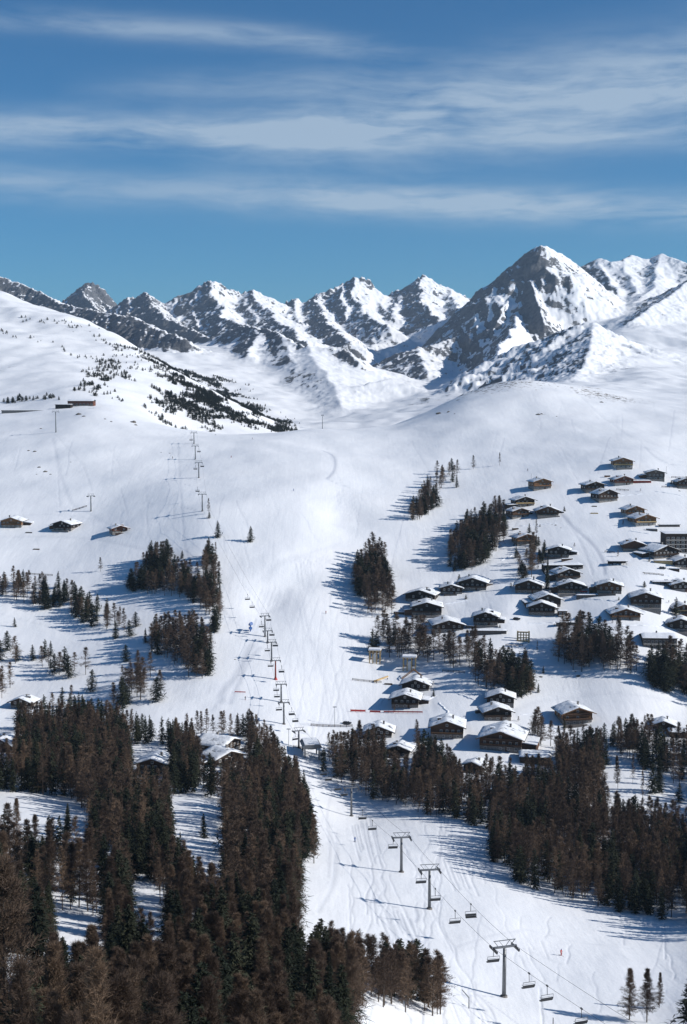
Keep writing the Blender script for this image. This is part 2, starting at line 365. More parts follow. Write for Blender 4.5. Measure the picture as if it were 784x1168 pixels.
# ---------------------------------------------------------------- terrain sheets
# ski tracks, paths, ditches and painted shadows of the lift in the snow: (points in photo, width m, depth m, mark)
TRACKS_AND_SHADOWS = [
 ([(368,514),(380,518),(384,530),(379,542),(372,546)],2.2,.7,.9),
 ([(372,546),(385,552),(400,556)],1.5,.4,.6),
 ([(250,800),(248,790),(262,778),(272,765),(278,748),(285,735)],5.0,1.2,.5),
 ([(262,802),(268,785),(275,770),(283,752),(296,738)],3.0,.8,.5),
 ([(240,812),(285,745)],1.5,.4,.3),
 ([(640,586),(650,598),(664,610),(678,622),(688,640),(690,655)],2.2,.8,.9),
 ([(645,590),(662,618),(672,640),(676,655)],1.6,.5,.4),
 ([(735,510),(750,524),(765,530),(800,534)],2.2,.5,.5),
 ([(743,512),(762,524),(784,528)],1.4,.4,.3),
 ([(250,690),(262,704),(276,716),(284,724)],1.2,.3,.5),
 ([(276,665),(290,680),(297,695),(300,705)],1.0,.3,.4),
 ([(381,1000),(381,985),(384,970),(378,955),(372,945)],.6,.25,.6),
 ([(384,950),(384,985),(378,1015),(362,1040)],1.2,.25,.35),
 ([(378,900),(372,930),(376,960),(374,1000)],1.0,.2,.3),
 ([(402,992),(425,995),(452,996)],.5,.2,.7),  # cast shadow of the third pylon, drawn dark into the snow
 ([(430,1033),(460,1035),(488,1038)],.5,.2,.7),  # second pylon's shadow, put into the snow colour as a line
 ([(500,1132),(530,1135),(572,1137)],.5,.2,.7),  # painted shadow of the nearest pylon, running left from its foot
 ([(430,1020),(450,1045),(480,1080),(492,1096)],.5,.2,.55),
 ([(418,995),(440,1025),(465,1060)],.5,.2,.45),
 ([(470,900),(476,925),(480,940)],.6,.2,.5),
 ([(500,930),(505,955),(520,985)],.6,.2,.3),
 ([(474,1036),(478,1045),(474,1052)],.8,.3,.8),
 ([(480,1062),(488,1070),(482,1080)],.8,.3,.7),
 ([(455,925),(470,960),(490,985),(520,1010)],.7,.15,.3),
 ([(530,1040),(580,1075),(640,1100)],.8,.15,.3),
 ([(600,1060),(660,1075),(720,1082)],.8,.15,.25),
 ([(510,1115),(540,1130),(560,1150),(570,1175)],.5,.2,.7),
 ([(505,1130),(530,1150),(545,1175)],.5,.2,.7),
 ([(520,1120),(560,1145),(600,1175)],.5,.2,.6),
 ([(520,1080),(560,1066),(600,1060)],1.2,.2,.25),
 ([(0,612),(60,612),(110,615),(170,628),(240,640)],2.6,.6,.3),
 ([(0,590),(50,586),(110,592),(150,610)],2.0,.4,.2),
 ([(60,500),(68,540),(80,575),(110,590)],3.0,.4,.25),
 ([(62,495),(95,530),(105,560)],1.2,.3,.25),
 ([(203,510),(206,560),(210,620),(222,660)],1.6,.3,.28),
 ([(210,545),(232,548)],1.0,.3,.8),([(208,552),(218,554)],.8,.3,.7),([(205,578),(224,582)],1.0,.3,.8),([(203,528),(215,531)],1.0,.3,.6),  # includes shadows of the upper pylons, marked into the snow colour
 ([(150,790),(190,800),(260,780),(300,745),(330,700),(360,640)],8.0,.35,.0),
 ([(300,660),(318,640),(345,632),(372,640)],6.0,.8,.15),
 ([(285,690),(300,700),(325,690),(328,672)],5.0,.8,.2),
 ([(385,600),(395,580),(402,560)],9.0,.6,.25),
 ([(380,585),(388,570),(396,556)],4.0,.5,.2),
 ([(330,640),(355,630),(385,620)],3.0,.5,.15),
 ([(370,650),(345,700),(330,750),(330,800)],1.0,.2,.2),
 ([(400,640),(385,700),(370,760),(365,820)],1.0,.2,.2),
 ([(420,720),(400,760),(390,800)],1.0,.2,.2),
 ([(345,826),(370,826),(392,828),(410,835)],1.8,.6,.8),
 ([(335,832),(352,838)],1.2,.5,.7),
 ([(505,770),(490,790),(495,812)],3.0,.5,.2),
 ([(560,820),(610,800),(700,790),(784,800)],3.0,.5,.2),
 ([(690,655),(720,640),(755,625)],2.0,.4,.2),
 ([(600,705),(660,712),(700,716),(735,712)],2.4,.5,.25),
 ([(530,690),(580,700),(600,708)],2.4,.5,.25),
 ([(455,720),(430,735),(420,760),(440,775)],2.2,.5,.3),
 ([(590,595),(560,640),(540,665),(500,668)],1.6,.4,.2),
 ([(120,690),(180,700),(250,720)],1.2,.3,.2),([(0,700),(60,716),(130,742),(200,765)],1.4,.35,.25),
 ([(650,440),(680,470),(720,500),(784,515)],2.0,.5,.15),
]
def ski_tracks():
    """thin winding tracks left by skiers, lists like TRACKS_AND_SHADOWS"""
    r = random.Random(41); out = []
    zones = [((395,560),(905,1150),46,3.2), ((340,560),(500,720),22,1.4), ((320,400),(640,830),34,1.6), ((230,330),(560,660),10,1.2), ((560,780),(1040,1140),16,2.6), ((20,200),(500,600),12,1.0), ((500,780),(440,530),14,1.0), ((560,780),(770,815),8,1.0)]
    for (x0, x1), (y0, y1), n, am in zones:
        for _ in range(n):
            x = r.uniform(x0, x1); y = r.uniform(y0, y1 - 10); L_ = r.uniform(.12, .55) * (y1 - y0); sl = r.uniform(-.35, .6); ph = r.random() * 6; fr = r.uniform(.05, .16); a = am * r.uniform(0, 1.6)
            m = max(4, int(L_ / 6)); out.append(([(x + sl * L_ * i / m + a * math.sin(ph + fr * L_ * i / m * 3), y + L_ * i / m) for i in range(m + 1)], .42, r.uniform(.15, .5), r.uniform(.15, .55)))
    for cx, cy, w, h, n, sl in ((312,684,30,26,15,-.5),(392,578,22,40,14,.35),(352,640,40,14,12,1.6),(300,712,22,14,8,-.4),(345,655,20,30,8,.2),(470,905,40,30,10,.25),(520,1000,30,40,9,.5),(415,960,30,50,9,.3),(450,1060,40,40,8,.6)):
        for i in range(n):
            x = cx - w / 2 + w * (i + r.random() * .6) / n; y = cy - h * r.uniform(.3, .55); L_ = h * r.uniform(.5, 1); out.append(([(x, y), (x + sl * L_ * .3, y + L_ / 2), (x + sl * L_ * .75, y + L_)], .6, .5, r.uniform(.25, .5)))
    return out
def build_terrain():
    cols = np.r_[np.linspace(-.7, -.285, 110)[:-1], np.linspace(-.285, .285, 760), np.linspace(.285, .7, 110)[1:]]
    rows = [np.exp(np.arange(math.log(16), math.log(120), .02)), np.exp(np.arange(math.log(120), math.log(1700), .0034)),
            np.exp(np.arange(math.log(1700), math.log(4200), .003)), np.arange(4200, 6600, 8), np.arange(6600, 8400, 9), np.exp(np.arange(math.log(8400), math.log(12500), .02))]
    Y = np.concatenate(rows); tracks = []; flat = []; cnt = []
    TRACKS_AND_SHADOWS.extend(ski_tracks())
    for pts, w, d, mk in TRACKS_AND_SHADOWS:
        k0 = len(flat)
        for (x0, y0), (x1, y1) in zip(pts[:-1], pts[1:]):
            n = max(2, int(math.hypot(x1 - x0, y1 - y0) / 5))
            flat += [(x0 + (x1 - x0) * i / n, y0 + (y1 - y0) * i / n) for i in range(n)]
        flat.append(pts[-1]); cnt.append((k0, len(flat)))
    G3 = ground_many(flat, 60, 1700)
    for (k0, k1), (pts, w, d, mk) in zip(cnt, TRACKS_AND_SHADOWS):
        p = G3[k0:k1, :2].copy()
        for _ in range(2): p[1:-1] = .25 * p[:-2] + .5 * p[1:-1] + .25 * p[2:]
        tracks.append((p, w, d * .24, mk))
    nc = len(cols)
    GX = cols[None, :] * Y[:, None]; GY = np.repeat(Y[:, None], nc, 1)
    Z, R = height(GX.ravel(), GY.ravel(), 'rock'); Z = Z.reshape(GX.shape); R = R.reshape(GX.shape)
    T = np.zeros(Z.shape)
    for p, w, d, mk in tracks:
        for (x0, y0), (x1, y1) in zip(p[:-1], p[1:]):
            w_ = max(w, .5 * (y0 + y1) / 1360 * .9)        # never thinner than the mesh can carry
            ya, yb = min(y0, y1) - 2 * w_ - 3, max(y0, y1) + 2 * w_ + 3
            r0, r1 = np.searchsorted(Y, (ya, yb))
            ua = min((x0 - 2 * w_) / y0, (x1 - 2 * w_) / y1) - .002; ub = max((x0 + 2 * w_) / y0, (x1 + 2 * w_) / y1) + .002
            c0, c1 = np.searchsorted(cols, (ua, ub))
            if r1 <= r0 or c1 <= c0: continue
            xs = GX[r0:r1, c0:c1]; ys = GY[r0:r1, c0:c1]
            dx, dy = x1 - x0, y1 - y0; t = np.clip(((xs - x0) * dx + (ys - y0) * dy) / (dx * dx + dy * dy + 1e-9), 0, 1)
            dist = np.hypot(xs - x0 - t * dx, ys - y0 - t * dy)
            a = np.exp(-(dist / (w_ * .6)) ** 2)
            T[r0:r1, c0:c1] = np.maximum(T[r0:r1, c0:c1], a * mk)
            key = (r0, r1, c0, c1)
            _acc(key, a * d, Z.shape)
    Z = Z - _G_get(Z.shape)
    # wind-scoured stones on the knolls
    for (px, py, rad, k) in ((500,470,60,.55),(625,437,40,.9),(645,436,30,.9),(616,473,14,.9),(580,436,30,.5),(150,476,10,.5),(88,463,25,.9),(75,470,12,.9),(52,512,10,.7),(120,480,14,.6),(100,466,14,.9),(290,484,26,1.1),(310,486,26,1.1),(505,482,20,.5),(700,420,130,1.25),(740,440,110,1.2),(690,452,70,1.2),(760,410,160,1.2),(660,440,50,1.15),(200,400,200,1.15),(80,385,260,1.1),(30,420,160,1.1),(180,440,120,1.2),(240,460,110,1.25),(330,440,200,1.1),(300,460,160,1.1),(560,440,90,1.2),(500,455,120,1.3)):
        g = ground(px, py, 400, 6000); dd = np.hypot(GX - g.x, (GY - g.y) * .7)
        R = np.maximum(R, k * np.exp(-(dd / rad) ** 2))
    near = terrain_mat('piste_snow', False); far = terrain_mat('mountain_snow_and_rock')
    cuts = [0, int(np.searchsorted(Y, 1750)), int(np.searchsorted(Y, 4300)), len(Y) - 1]
    for name, a, b in (('ground', cuts[0], cuts[1]), ('hills', cuts[1], cuts[2]), ('mountains', cuts[2], cuts[3])):
        s = slice(a, b + 1); nr = b + 1 - a
        V = np.c_[GX[s].ravel(), GY[s].ravel(), Z[s].ravel()]
        i = np.arange(nr * nc).reshape(nr, nc)
        Q = np.c_[i[:-1, :-1].ravel(), i[:-1, 1:].ravel(), i[1:, 1:].ravel(), i[1:, :-1].ravel()]
        me = np_mesh(name, V, Q, [near if name == 'ground' else far], smooth=True)
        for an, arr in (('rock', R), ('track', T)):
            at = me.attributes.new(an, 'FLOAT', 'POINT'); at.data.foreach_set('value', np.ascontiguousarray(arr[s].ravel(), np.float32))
        o = bpy.data.objects.new(name, me); C.objects.link(o); tag(o, kind='structure')
_G = None
def _acc(key, a, shape):
    global _G
    if _G is None: _G = np.zeros(shape, np.float32)
    r0, r1, c0, c1 = key; _G[r0:r1, c0:c1] = np.maximum(_G[r0:r1, c0:c1], a)
def _G_get(shape): return _G if _G is not None else np.zeros(shape)
build_terrain()
# ---------------------------------------------------------------- tree models (one metre tall, scaled when planted)
def _quads(base, dirv, nrm, length, width, taper=.35):
    """thin blades: base n x 3, direction, a side vector; returns verts, quads"""
    side = np.cross(dirv, nrm); side /= np.linalg.norm(side, axis=1)[:, None] + 1e-9
    a = base - side * width[:, None] / 2; b = base + side * width[:, None] / 2
    tip = base + dirv * length[:, None]
    c = tip + side * width[:, None] / 2 * taper; d = tip - side * width[:, None] / 2 * taper
    V = np.stack([a, b, c, d], 1).reshape(-1, 3); return V, np.arange(len(V)).reshape(-1, 4)
def _unit(v): return v / (np.linalg.norm(v, axis=1)[:, None] + 1e-9)
def larch_crown(seed, n_br=110, per=20, w=.0055, ln=.045, spread=.16, low=.14, point=.82):
    r = np.random.default_rng(seed)
    t = low + (1 - low) * r.random(n_br) ** .95; ang = r.random(n_br) * 2 * np.pi + np.arange(n_br) * 2.4
    lobe = 1 + .22 * np.sin(ang * 2 + r.random() * 6) + .12 * np.sin(t * 23 + r.random() * 6)
    prof = np.clip((1 - t) / (1 - low), 0, 1) ** point * (0.62 + .38 * np.clip((t - low) / .22, 0, 1))
    Lb = spread * prof * lobe * (.45 + .8 * r.random(n_br)) + .012
    Vs = []; ks = []
    # limbs
    rise = .25 + .35 * (t - .3) + .15 * r.standard_normal(n_br)
    d0 = np.c_[np.cos(ang), np.sin(ang), rise]
    b0 = np.c_[np.zeros(n_br), np.zeros(n_br), t]
    V, _ = _quads(b0, _unit(d0), np.tile([[0, 0, 1.]], (n_br, 1)), Lb * .95, np.full(n_br, w * 1.0), .4); Vs.append(V); ks.append(np.ones(n_br))
    m = n_br * per; i = np.repeat(np.arange(n_br), per); s = r.random(m) ** .75
    base = b0[i] + d0[i] * (Lb[i] * s)[:, None]; base[:, 2] += -.25 * (Lb[i] * s) ** 2 / spread + .006 * r.standard_normal(m)
    base[:, :2] += .010 * r.standard_normal((m, 2))
    dv = d0[i] * .5 + r.standard_normal((m, 3)) * .42 + np.array([0, 0, .42]); dv = _unit(dv)
    V, _ = _quads(base, dv, r.standard_normal((m, 3)), ln * (.45 + .8 * r.random(m)), w * (.7 + .7 * r.random(m)), .3); Vs.append(V); ks.append(np.zeros(m))
    V = np.concatenate(Vs); return V, np.arange(len(V)).reshape(-1, 4)
def spruce_crown(seed, n_wh=34, per=11, sub=5, w=.020, spread=.17, low=.06, blunt=.9, droop=.35):
    r = np.random.default_rng(seed); Vs = []
    lean = r.random() * 6.28
    for k in range(n_wh):
        t = low + (1 - low) * (k / (n_wh - 1)) ** .93 * .985 + .004 * r.standard_normal()
        rad = spread * (max(0.0, 1 - t) / (1 - low)) ** blunt * (.8 + .35 * r.random()) * (.55 + .45 * min(1, (t - low) / .12 + .25)) + .006
        n = max(4, int(per * (rad / spread) ** .4 + 2)); a = r.random(n) * 6.28
        ll = rad * (.6 + .55 * r.random(n)) * (1 + .15 * np.sin(a * 2 + lean))
        d = np.c_[np.cos(a), np.sin(a), -droop + .5 * t + .14 * r.standard_normal(n)]
        b = np.c_[np.zeros(n), np.zeros(n), np.full(n, t)]
        q = np.repeat(np.arange(n), sub); s = np.tile((np.arange(sub) + .35) / sub, n) * (.85 + .3 * r.random(n * sub))
        base = b[q] + _unit(d)[q] * (ll[q] * s)[:, None]; base[:, 2] += .004 * r.standard_normal(len(q))
        dv = _unit(d[q] * .8 + r.standard_normal((len(q), 3)) * .42 + np.array([0, 0, -.12]))
        wd = w * (.55 + .8 * r.random(len(q))) * (1.15 - .5 * s); lg = ll[q] * .34 * (.7 + .6 * r.random(len(q))) + .012
        nr = np.tile([[0, 0, 1.]], (len(q), 1)) + .5 * r.standard_normal((len(q), 3))
        V, _ = _quads(base, dv, nr, lg, wd, .25); Vs.append(V)
    V = np.concatenate(Vs); return V, np.arange(len(V)).reshape(-1, 4)
def trunk_geo(top=.96, r0=.0085, n=6, stubs=0, seed=0):
    r = np.random.default_rng(seed); zs = [-.10, .02, .3, .65, top]; rr = [r0 * 1.35, r0 * 1.1, r0 * .85, r0 * .5, r0 * .12]
    off = np.cumsum(np.r_[[0, 0], .003 * r.standard_normal(3)])
    V = []; Q = []
    for z, q, o in zip(zs, rr, off):
        for k in range(n): V.append((o + q * math.cos(2 * math.pi * k / n), q * math.sin(2 * math.pi * k / n), z))
    for i in range(len(zs) - 1):
        for k in range(n): a = i * n + k; b = i * n + (k + 1) % n; Q.append((a, b, b + n, a + n))
    V = np.array(V); Q = np.array(Q)
    if stubs:   # bare dead limbs low on the stem
        a = r.random(stubs) * 6.28; t = .05 + .4 * r.random(stubs)
        v, q = _quads(np.c_[np.zeros(stubs), np.zeros(stubs), t], _unit(np.c_[np.cos(a), np.sin(a), -.1 + .2 * r.random(stubs)]), np.tile([[0, 0, 1.]], (stubs, 1)), .05 + .05 * r.random(stubs), np.full(stubs, .003), .4)
        Q = np.r_[Q, q + len(V)]; V = np.r_[V, v]
    return V, Q
def tree_mat(name, c0, c1, c2, rough=.85):
    m, nt, b = newmat(name); L = nt.links
    oi = N(nt, 'ShaderNodeObjectInfo'); geo = N(nt, 'ShaderNodeNewGeometry')
    ns = N(nt, 'ShaderNodeTexNoise'); ns.inputs['Scale'].default_value = .35; ns.inputs['Detail'].default_value = 3; L.new(geo.outputs['Position'], ns.inputs['Vector'])
    f = mathn(nt, 'ADD', mathn(nt, 'MULTIPLY', oi.outputs['Random'], .8), mathn(nt, 'MULTIPLY', geo.outputs['Random Per Island'], .25))
    f = mathn(nt, 'ADD', f, mathn(nt, 'MULTIPLY', mathn(nt, 'SUBTRACT', ns.outputs['Fac'], .5), .5))
    r = ramp(nt, [(.1, c0), (.5, c1), (.95, c2)], f); L.new(r.outputs[0], b.inputs['Base Color'])
    b.inputs['Roughness'].default_value = rough; b.inputs['Specular IOR Level'].default_value = .15
    return m
M_LARCH = tree_mat('larch_twigs', (.060, .041, .031), (.104, .073, .054), (.175, .118, .078))
M_SPRUCE = tree_mat('spruce_needles', (.013, .018, .012), (.025, .031, .019), (.044, .046, .027))
M_BARK = simple_mat('bark', (.075, .058, .046), .9, .35, 40)
M_PBARK = simple_mat('dark_bark', (.045, .035, .028), .9, .3, 40)
def merged(name, crown, trunk, mats):
    (V, Q), (v, q) = crown, trunk
    return np_mesh(name, np.r_[V, v], np.r_[Q, q + len(V)], mats, np.r_[np.zeros(len(Q)), np.ones(len(q))])
TREES = {'larch': [], 'spruce': []}; FINE = {'larch': [], 'spruce': []}
for s_, (sp_, lo_) in enumerate(((.19, .14), (.22, .20), (.17, .10), (.21, .26), (.235, .16))):
    TREES['larch'].append(merged('larch', larch_crown(11 + s_, 100, 19, .0048, .050, sp_ * 1.0, lo_, (.95, 1.1, .85, 1.2, 1.0)[s_]), trunk_geo(seed=s_), [M_LARCH, M_BARK]))
for s_, (sp_, lo_, bl_) in enumerate(((.20, .05, .85), (.23, .07, .8), (.18, .04, .7), (.25, .10, .62))):
    TREES['spruce'].append(merged('spruce', spruce_crown(31 + s_, 26, 9, 4, .032, sp_ * 1.12, lo_, bl_), trunk_geo(seed=s_), [M_SPRUCE, M_PBARK]))
for s_, (sp_, lo_) in enumerate(((.19, .12), (.23, .17), (.205, .22))):
    FINE['larch'].append((np_mesh('crown', *larch_crown(61 + s_, 230, 70, .0018, .036, sp_ * 1.0, lo_, (1.1, .95, 1.25)[s_]), [M_LARCH]), np_mesh('trunk', *trunk_geo(n=8, stubs=26, seed=s_ + 9), [M_BARK])))
for s_, (sp_, lo_, bl_) in enumerate(((.20, .05, .85), (.25, .06, .75), (.22, .08, .62))):
    FINE['spruce'].append((np_mesh('crown', *spruce_crown(81 + s_, 40, 13, 7, .016, sp_, lo_, bl_), [M_SPRUCE]), np_mesh('trunk', *trunk_geo(n=8, stubs=10, seed=s_ + 19), [M_PBARK])))
# ---------------------------------------------------------------- where trees stand
# woods: visible outline in the photo, spacing m, height m, share of spruce, (noun for labels, group)
def inside(px, py, poly):
    px = np.asarray(px); py = np.asarray(py); r = np.zeros(px.shape, bool); n = len(poly); j = n - 1
    for i in range(n):
        xi, yi = poly[i]; xj, yj = poly[j]
        if yi != yj: r ^= ((yi > py) != (yj > py)) & (px < (xj - xi) * (py - yi) / (yj - yi) + xi)
        j = i
    return r
WOODS = [
 ('the tongue of wood above the bright snow hump at the bottom', [(372,1070),(430,1072),(480,1080),(500,1095),(515,1125),(515,1163),(440,1152),(372,1150)], 3.8, (9,12), .16, False),
 ('the large wood to the left of the lower ski piste',
  [(-90,800),(0,812),(25,805),(60,797),(80,790),(120,805),(150,815),(200,825),(235,812),(290,815),(320,848),(345,880),(358,925),(368,985),(365,1003),(330,1018),(345,1045),(375,1060),(430,1078),(480,1085),(500,1100),(512,1130),(513,1156),(440,1142),(404,1140),(404,1200),(395,1330),(-90,1330)], 4.3, (8.5,17), .40, True),
 ('the large wood to the right of the lower ski piste',
  [(375,845),(385,835),(415,828),(440,838),(470,822),(500,850),(520,862),(560,862),(605,862),(620,845),(640,832),(655,836),(680,828),(700,828),(720,822),(750,820),(784,825),(860,830),(870,1065),(784,1054),(740,1046),(680,1036),(640,1024),(590,1012),(578,985),(556,978),(560,950),(520,935),(480,930),(470,922),(430,915),(400,900),(375,882)], 4.3, (8.5,17), .26, True),
 ('the narrow copse beside the top of the piste shadow', [(405,640),(412,618),(430,613),(440,625),(442,650),(449,670),(450,702),(425,706),(412,690),(405,672)], 4.6, (11,17), .12, False),
 ('the thin row of trees on the bank under the bare knoll', [(468,575),(482,550),(500,556),(500,580),(478,596),(466,594)], 5.0, (9,14), .35, False),
 ('the scattered trees on the bank under the bare knoll', [(483,545),(490,530),(524,524),(524,548),(500,562),(480,562)], 8.5, (9,14), .15, False),
 ('the dark wedge of wood above the village', [(506,643),(510,618),(524,590),(545,578),(560,572),(573,568),(578,600),(574,622),(545,650),(518,652)], 4.8, (11,16), .38, False),
 ('the wood below the lower chalets of the village', [(413,742),(418,712),(440,702),(470,706),(520,716),(560,724),(567,760),(545,768),(500,758),(455,754)], 5.2, (12,17), .2, False),
 ('the round copse below the lower chalets', [(533,772),(545,748),(575,742),(600,742),(608,765),(606,795),(580,797),(550,787),(533,787)], 4.4, (12,16), .2, False),
 ('the broad copse below the timber frame', [(630,738),(638,712),(662,700),(690,712),(712,708),(726,740),(731,770),(700,769),(660,767),(635,755)], 4.6, (13,18), .24, False),
 ('the copse below the long grey hotel', [(735,762),(742,738),(765,733),(784,738),(840,745),(840,805),(784,797),(768,792),(738,782)], 4.5, (13,18), .4, False),
 ('the upper copse on the left hillside', [(143,655),(160,640),(172,616),(190,618),(205,640),(226,645),(238,614),(250,640),(254,690),(246,727),(235,702),(210,682),(170,682),(148,674)], 5.0, (10,15), .5, False),
 ('the lower copse on the left hillside', [(163,738),(175,706),(200,703),(227,693),(241,735),(239,774),(215,774),(190,752),(168,752)], 4.6, (11,16), .3, False),
 ('the slanting line of trees on the left hillside', [(-60,660),(0,662),(10,648),(45,658),(65,653),(80,665),(110,680),(140,695),(157,700),(157,730),(120,720),(80,707),(40,692),(0,680),(-60,675)], 6.5, (9,14), .62, False),
 ('the loose trees low on the left hillside', [(-60,735),(0,733),(30,723),(60,733),(92,738),(112,755),(110,782),(80,778),(40,768),(-60,762)], 9.5, (9,15), .6, False),
 ('the small copse above the big wood', [(123,796),(148,750),(168,742),(185,763),(193,780),(192,798),(150,807),(130,810)], 5.8, (10,15), .1, False),
 ('the trees round the hidden hut at the edge of the hillside', [(-60,768),(0,765),(12,762),(38,775),(38,798),(0,800),(-60,800)], 6.0, (10,14), .3, False),
 ('the trees in front of the terrace chalets', [(583,852),(590,818),(615,813),(640,833),(640,862),(600,864)], 5.0, (11,15), .3, False),
 ('the little clump beside the lower chalets', [(504,828),(510,803),(522,808),(525,830)], 4.5, (7,10), .7, False),
 ('the bushes by the old barn path', [(586,640),(590,612),(620,612),(626,640),(622,660),(590,662)], 7.0, (6,10), .5, False),
]
CLEAR = [  # open snow or roofs inside the woods, nothing may hide them
 [(-20,903),(40,903),(85,915),(98,935),(99,950),(60,932),(20,925),(-20,932)],
 [(196,907),(225,902),(252,915),(252,985),(225,990),(202,950)],
 [(62,1045),(85,1044),(122,1040),(118,1056),(95,1075),(70,1080),(62,1062)],
 [(150,995),(165,1014),(189,1036),(187,1050),(166,1048),(153,1030)],
 [(-20,1098),(30,1100),(52,1108),(42,1132),(-20,1122)],
 [(150,850),(192,850),(194,878),(150,880)], [(231,843),(284,843),(281,868),(231,868)],
 [(-20,818),(20,822),(16,850),(-20,852)], [(5,788),(44,792),(44,806),(5,806)],
 [(690,860),(705,862),(740,880),(784,903),(800,915),(790,925),(745,915),(702,905),(690,890)],
 [(440,843),(472,843),(472,862),(442,862)], [(487,812),(535,812),(535,846),(487,838)], [(542,830),(602,830),(600,868),(545,866)], [(592,850),(632,850),(632,866),(592,866)], [(527,862),(553,862),(550,878),(530,878)],
 [(636,802),(682,802),(682,832),(636,832)],[(745,820),(784,820),(784,832),(745,832)],
 [(487,706),(530,706),(530,722),(487,722)],
 [(345,985),(372,985),(372,1060),(345,1045)],
]
SPARSE = [ # see-through parts of the woods: clear stems with snow between
 ([(0,925),(98,935),(140,960),(150,1050),(60,1050),(0,1010)], .55),
 ([(125,935),(200,930),(240,1000),(230,1090),(140,1080)], .85),
 ([(684,850),(800,860),(800,925),(690,915)], .7),
 ([(560,880),(700,890),(690,940),(570,930)], .9),
]
def plant_positions():
    st = 3.6; r = np.random.default_rng(5); pts = []
    Yr = np.arange(95, 1330, st)
    X = np.concatenate([np.arange(-.31 * y, .31 * y, st) for y in Yr]); Y = np.concatenate([np.full(len(np.arange(-.31 * y, .31 * y, st)), y) for y in Yr])
    X = X + r.uniform(-.46, .46, len(X)) * st; Y = Y + r.uniform(-.46, .46, len(Y)) * st
    Z = height(X, Y); px, py = proj(X, Y, Z); out = []
    ok = (py < 1420) & (px > -95) & (px < 880); X, Y, Z, px, py = X[ok], Y[ok], Z[ok], px[ok], py[ok]
    clump = gnoise(X / 26, Y / 26, 91) + .5 * gnoise(X / 9, Y / 9, 92)
    dens = gnoise(X / 18, Y / 18, 93)
    taken = np.zeros(len(X), bool)
    for wi, (name, poly, sp, (h0, h1), fs, big) in enumerate(WOODS):
        m = ~taken; u1 = r.random(len(X)); hh = h0 + (h1 - h0) * r.random(len(X)) ** .7
        spruce = (clump + .25 * r.standard_normal(len(X))) > np.quantile(clump, 1 - fs)
        hh = np.where(spruce, hh * (.72 + .36 * r.random(len(X))), hh)
        hp = hh * F / Y
        tx, ty = px, py - hp
        m &= inside(px, py, poly) & inside(tx, ty + hp * .25, poly)
        m &= u1 < (st / sp) ** 2 * (1 + .35 * dens)
        wpx = hp * .13
        for c in CLEAR:
            for k in np.linspace(.05, .78, 5):
                for q in (-.5, .5): m &= ~inside(px + q * wpx * (1 - k * .6), py - hp * k, c)
        for c, keep in SPARSE:
            sel = inside(px, py - hp * .5, c); m &= ~(sel & (r.random(len(X)) > keep))
        idx = np.nonzero(m)[0]; taken[idx] = True
        out += [(wi, 'spruce' if spruce[i] else 'larch', X[i], Y[i], Z[i], hh[i], hp[i]) for i in idx]
    return out
def plant(kind, loc, h, label, group=None, fine=False, var=None, rz=None, wide=1.0):
    rz = RND.random() * 6.28 if rz is None else rz; name = kind + '_tree'
    lean = (RND.gauss(0, .018), RND.gauss(0, .018)); s = (h * wide, h * wide, h)
    if fine:
        v = FINE[kind]; crown, trunk = v[RND.randrange(len(v)) if var is None else var]
        t = empty(name, loc, rz); t.rotation_euler = (*lean, rz); t.scale = s
        for nm, me in (('crown', crown), ('trunk', trunk)):
            o = bpy.data.objects.new(nm, me); C.objects.link(o); o.parent = t
    else:
        v = TREES[kind]; t = bpy.data.objects.new(name, v[RND.randrange(len(v)) if var is None else var]); C.objects.link(t)
        t.location = loc; t.rotation_euler = (*lean, rz); t.scale = s
    return tag(t, label, kind + ' tree', group)
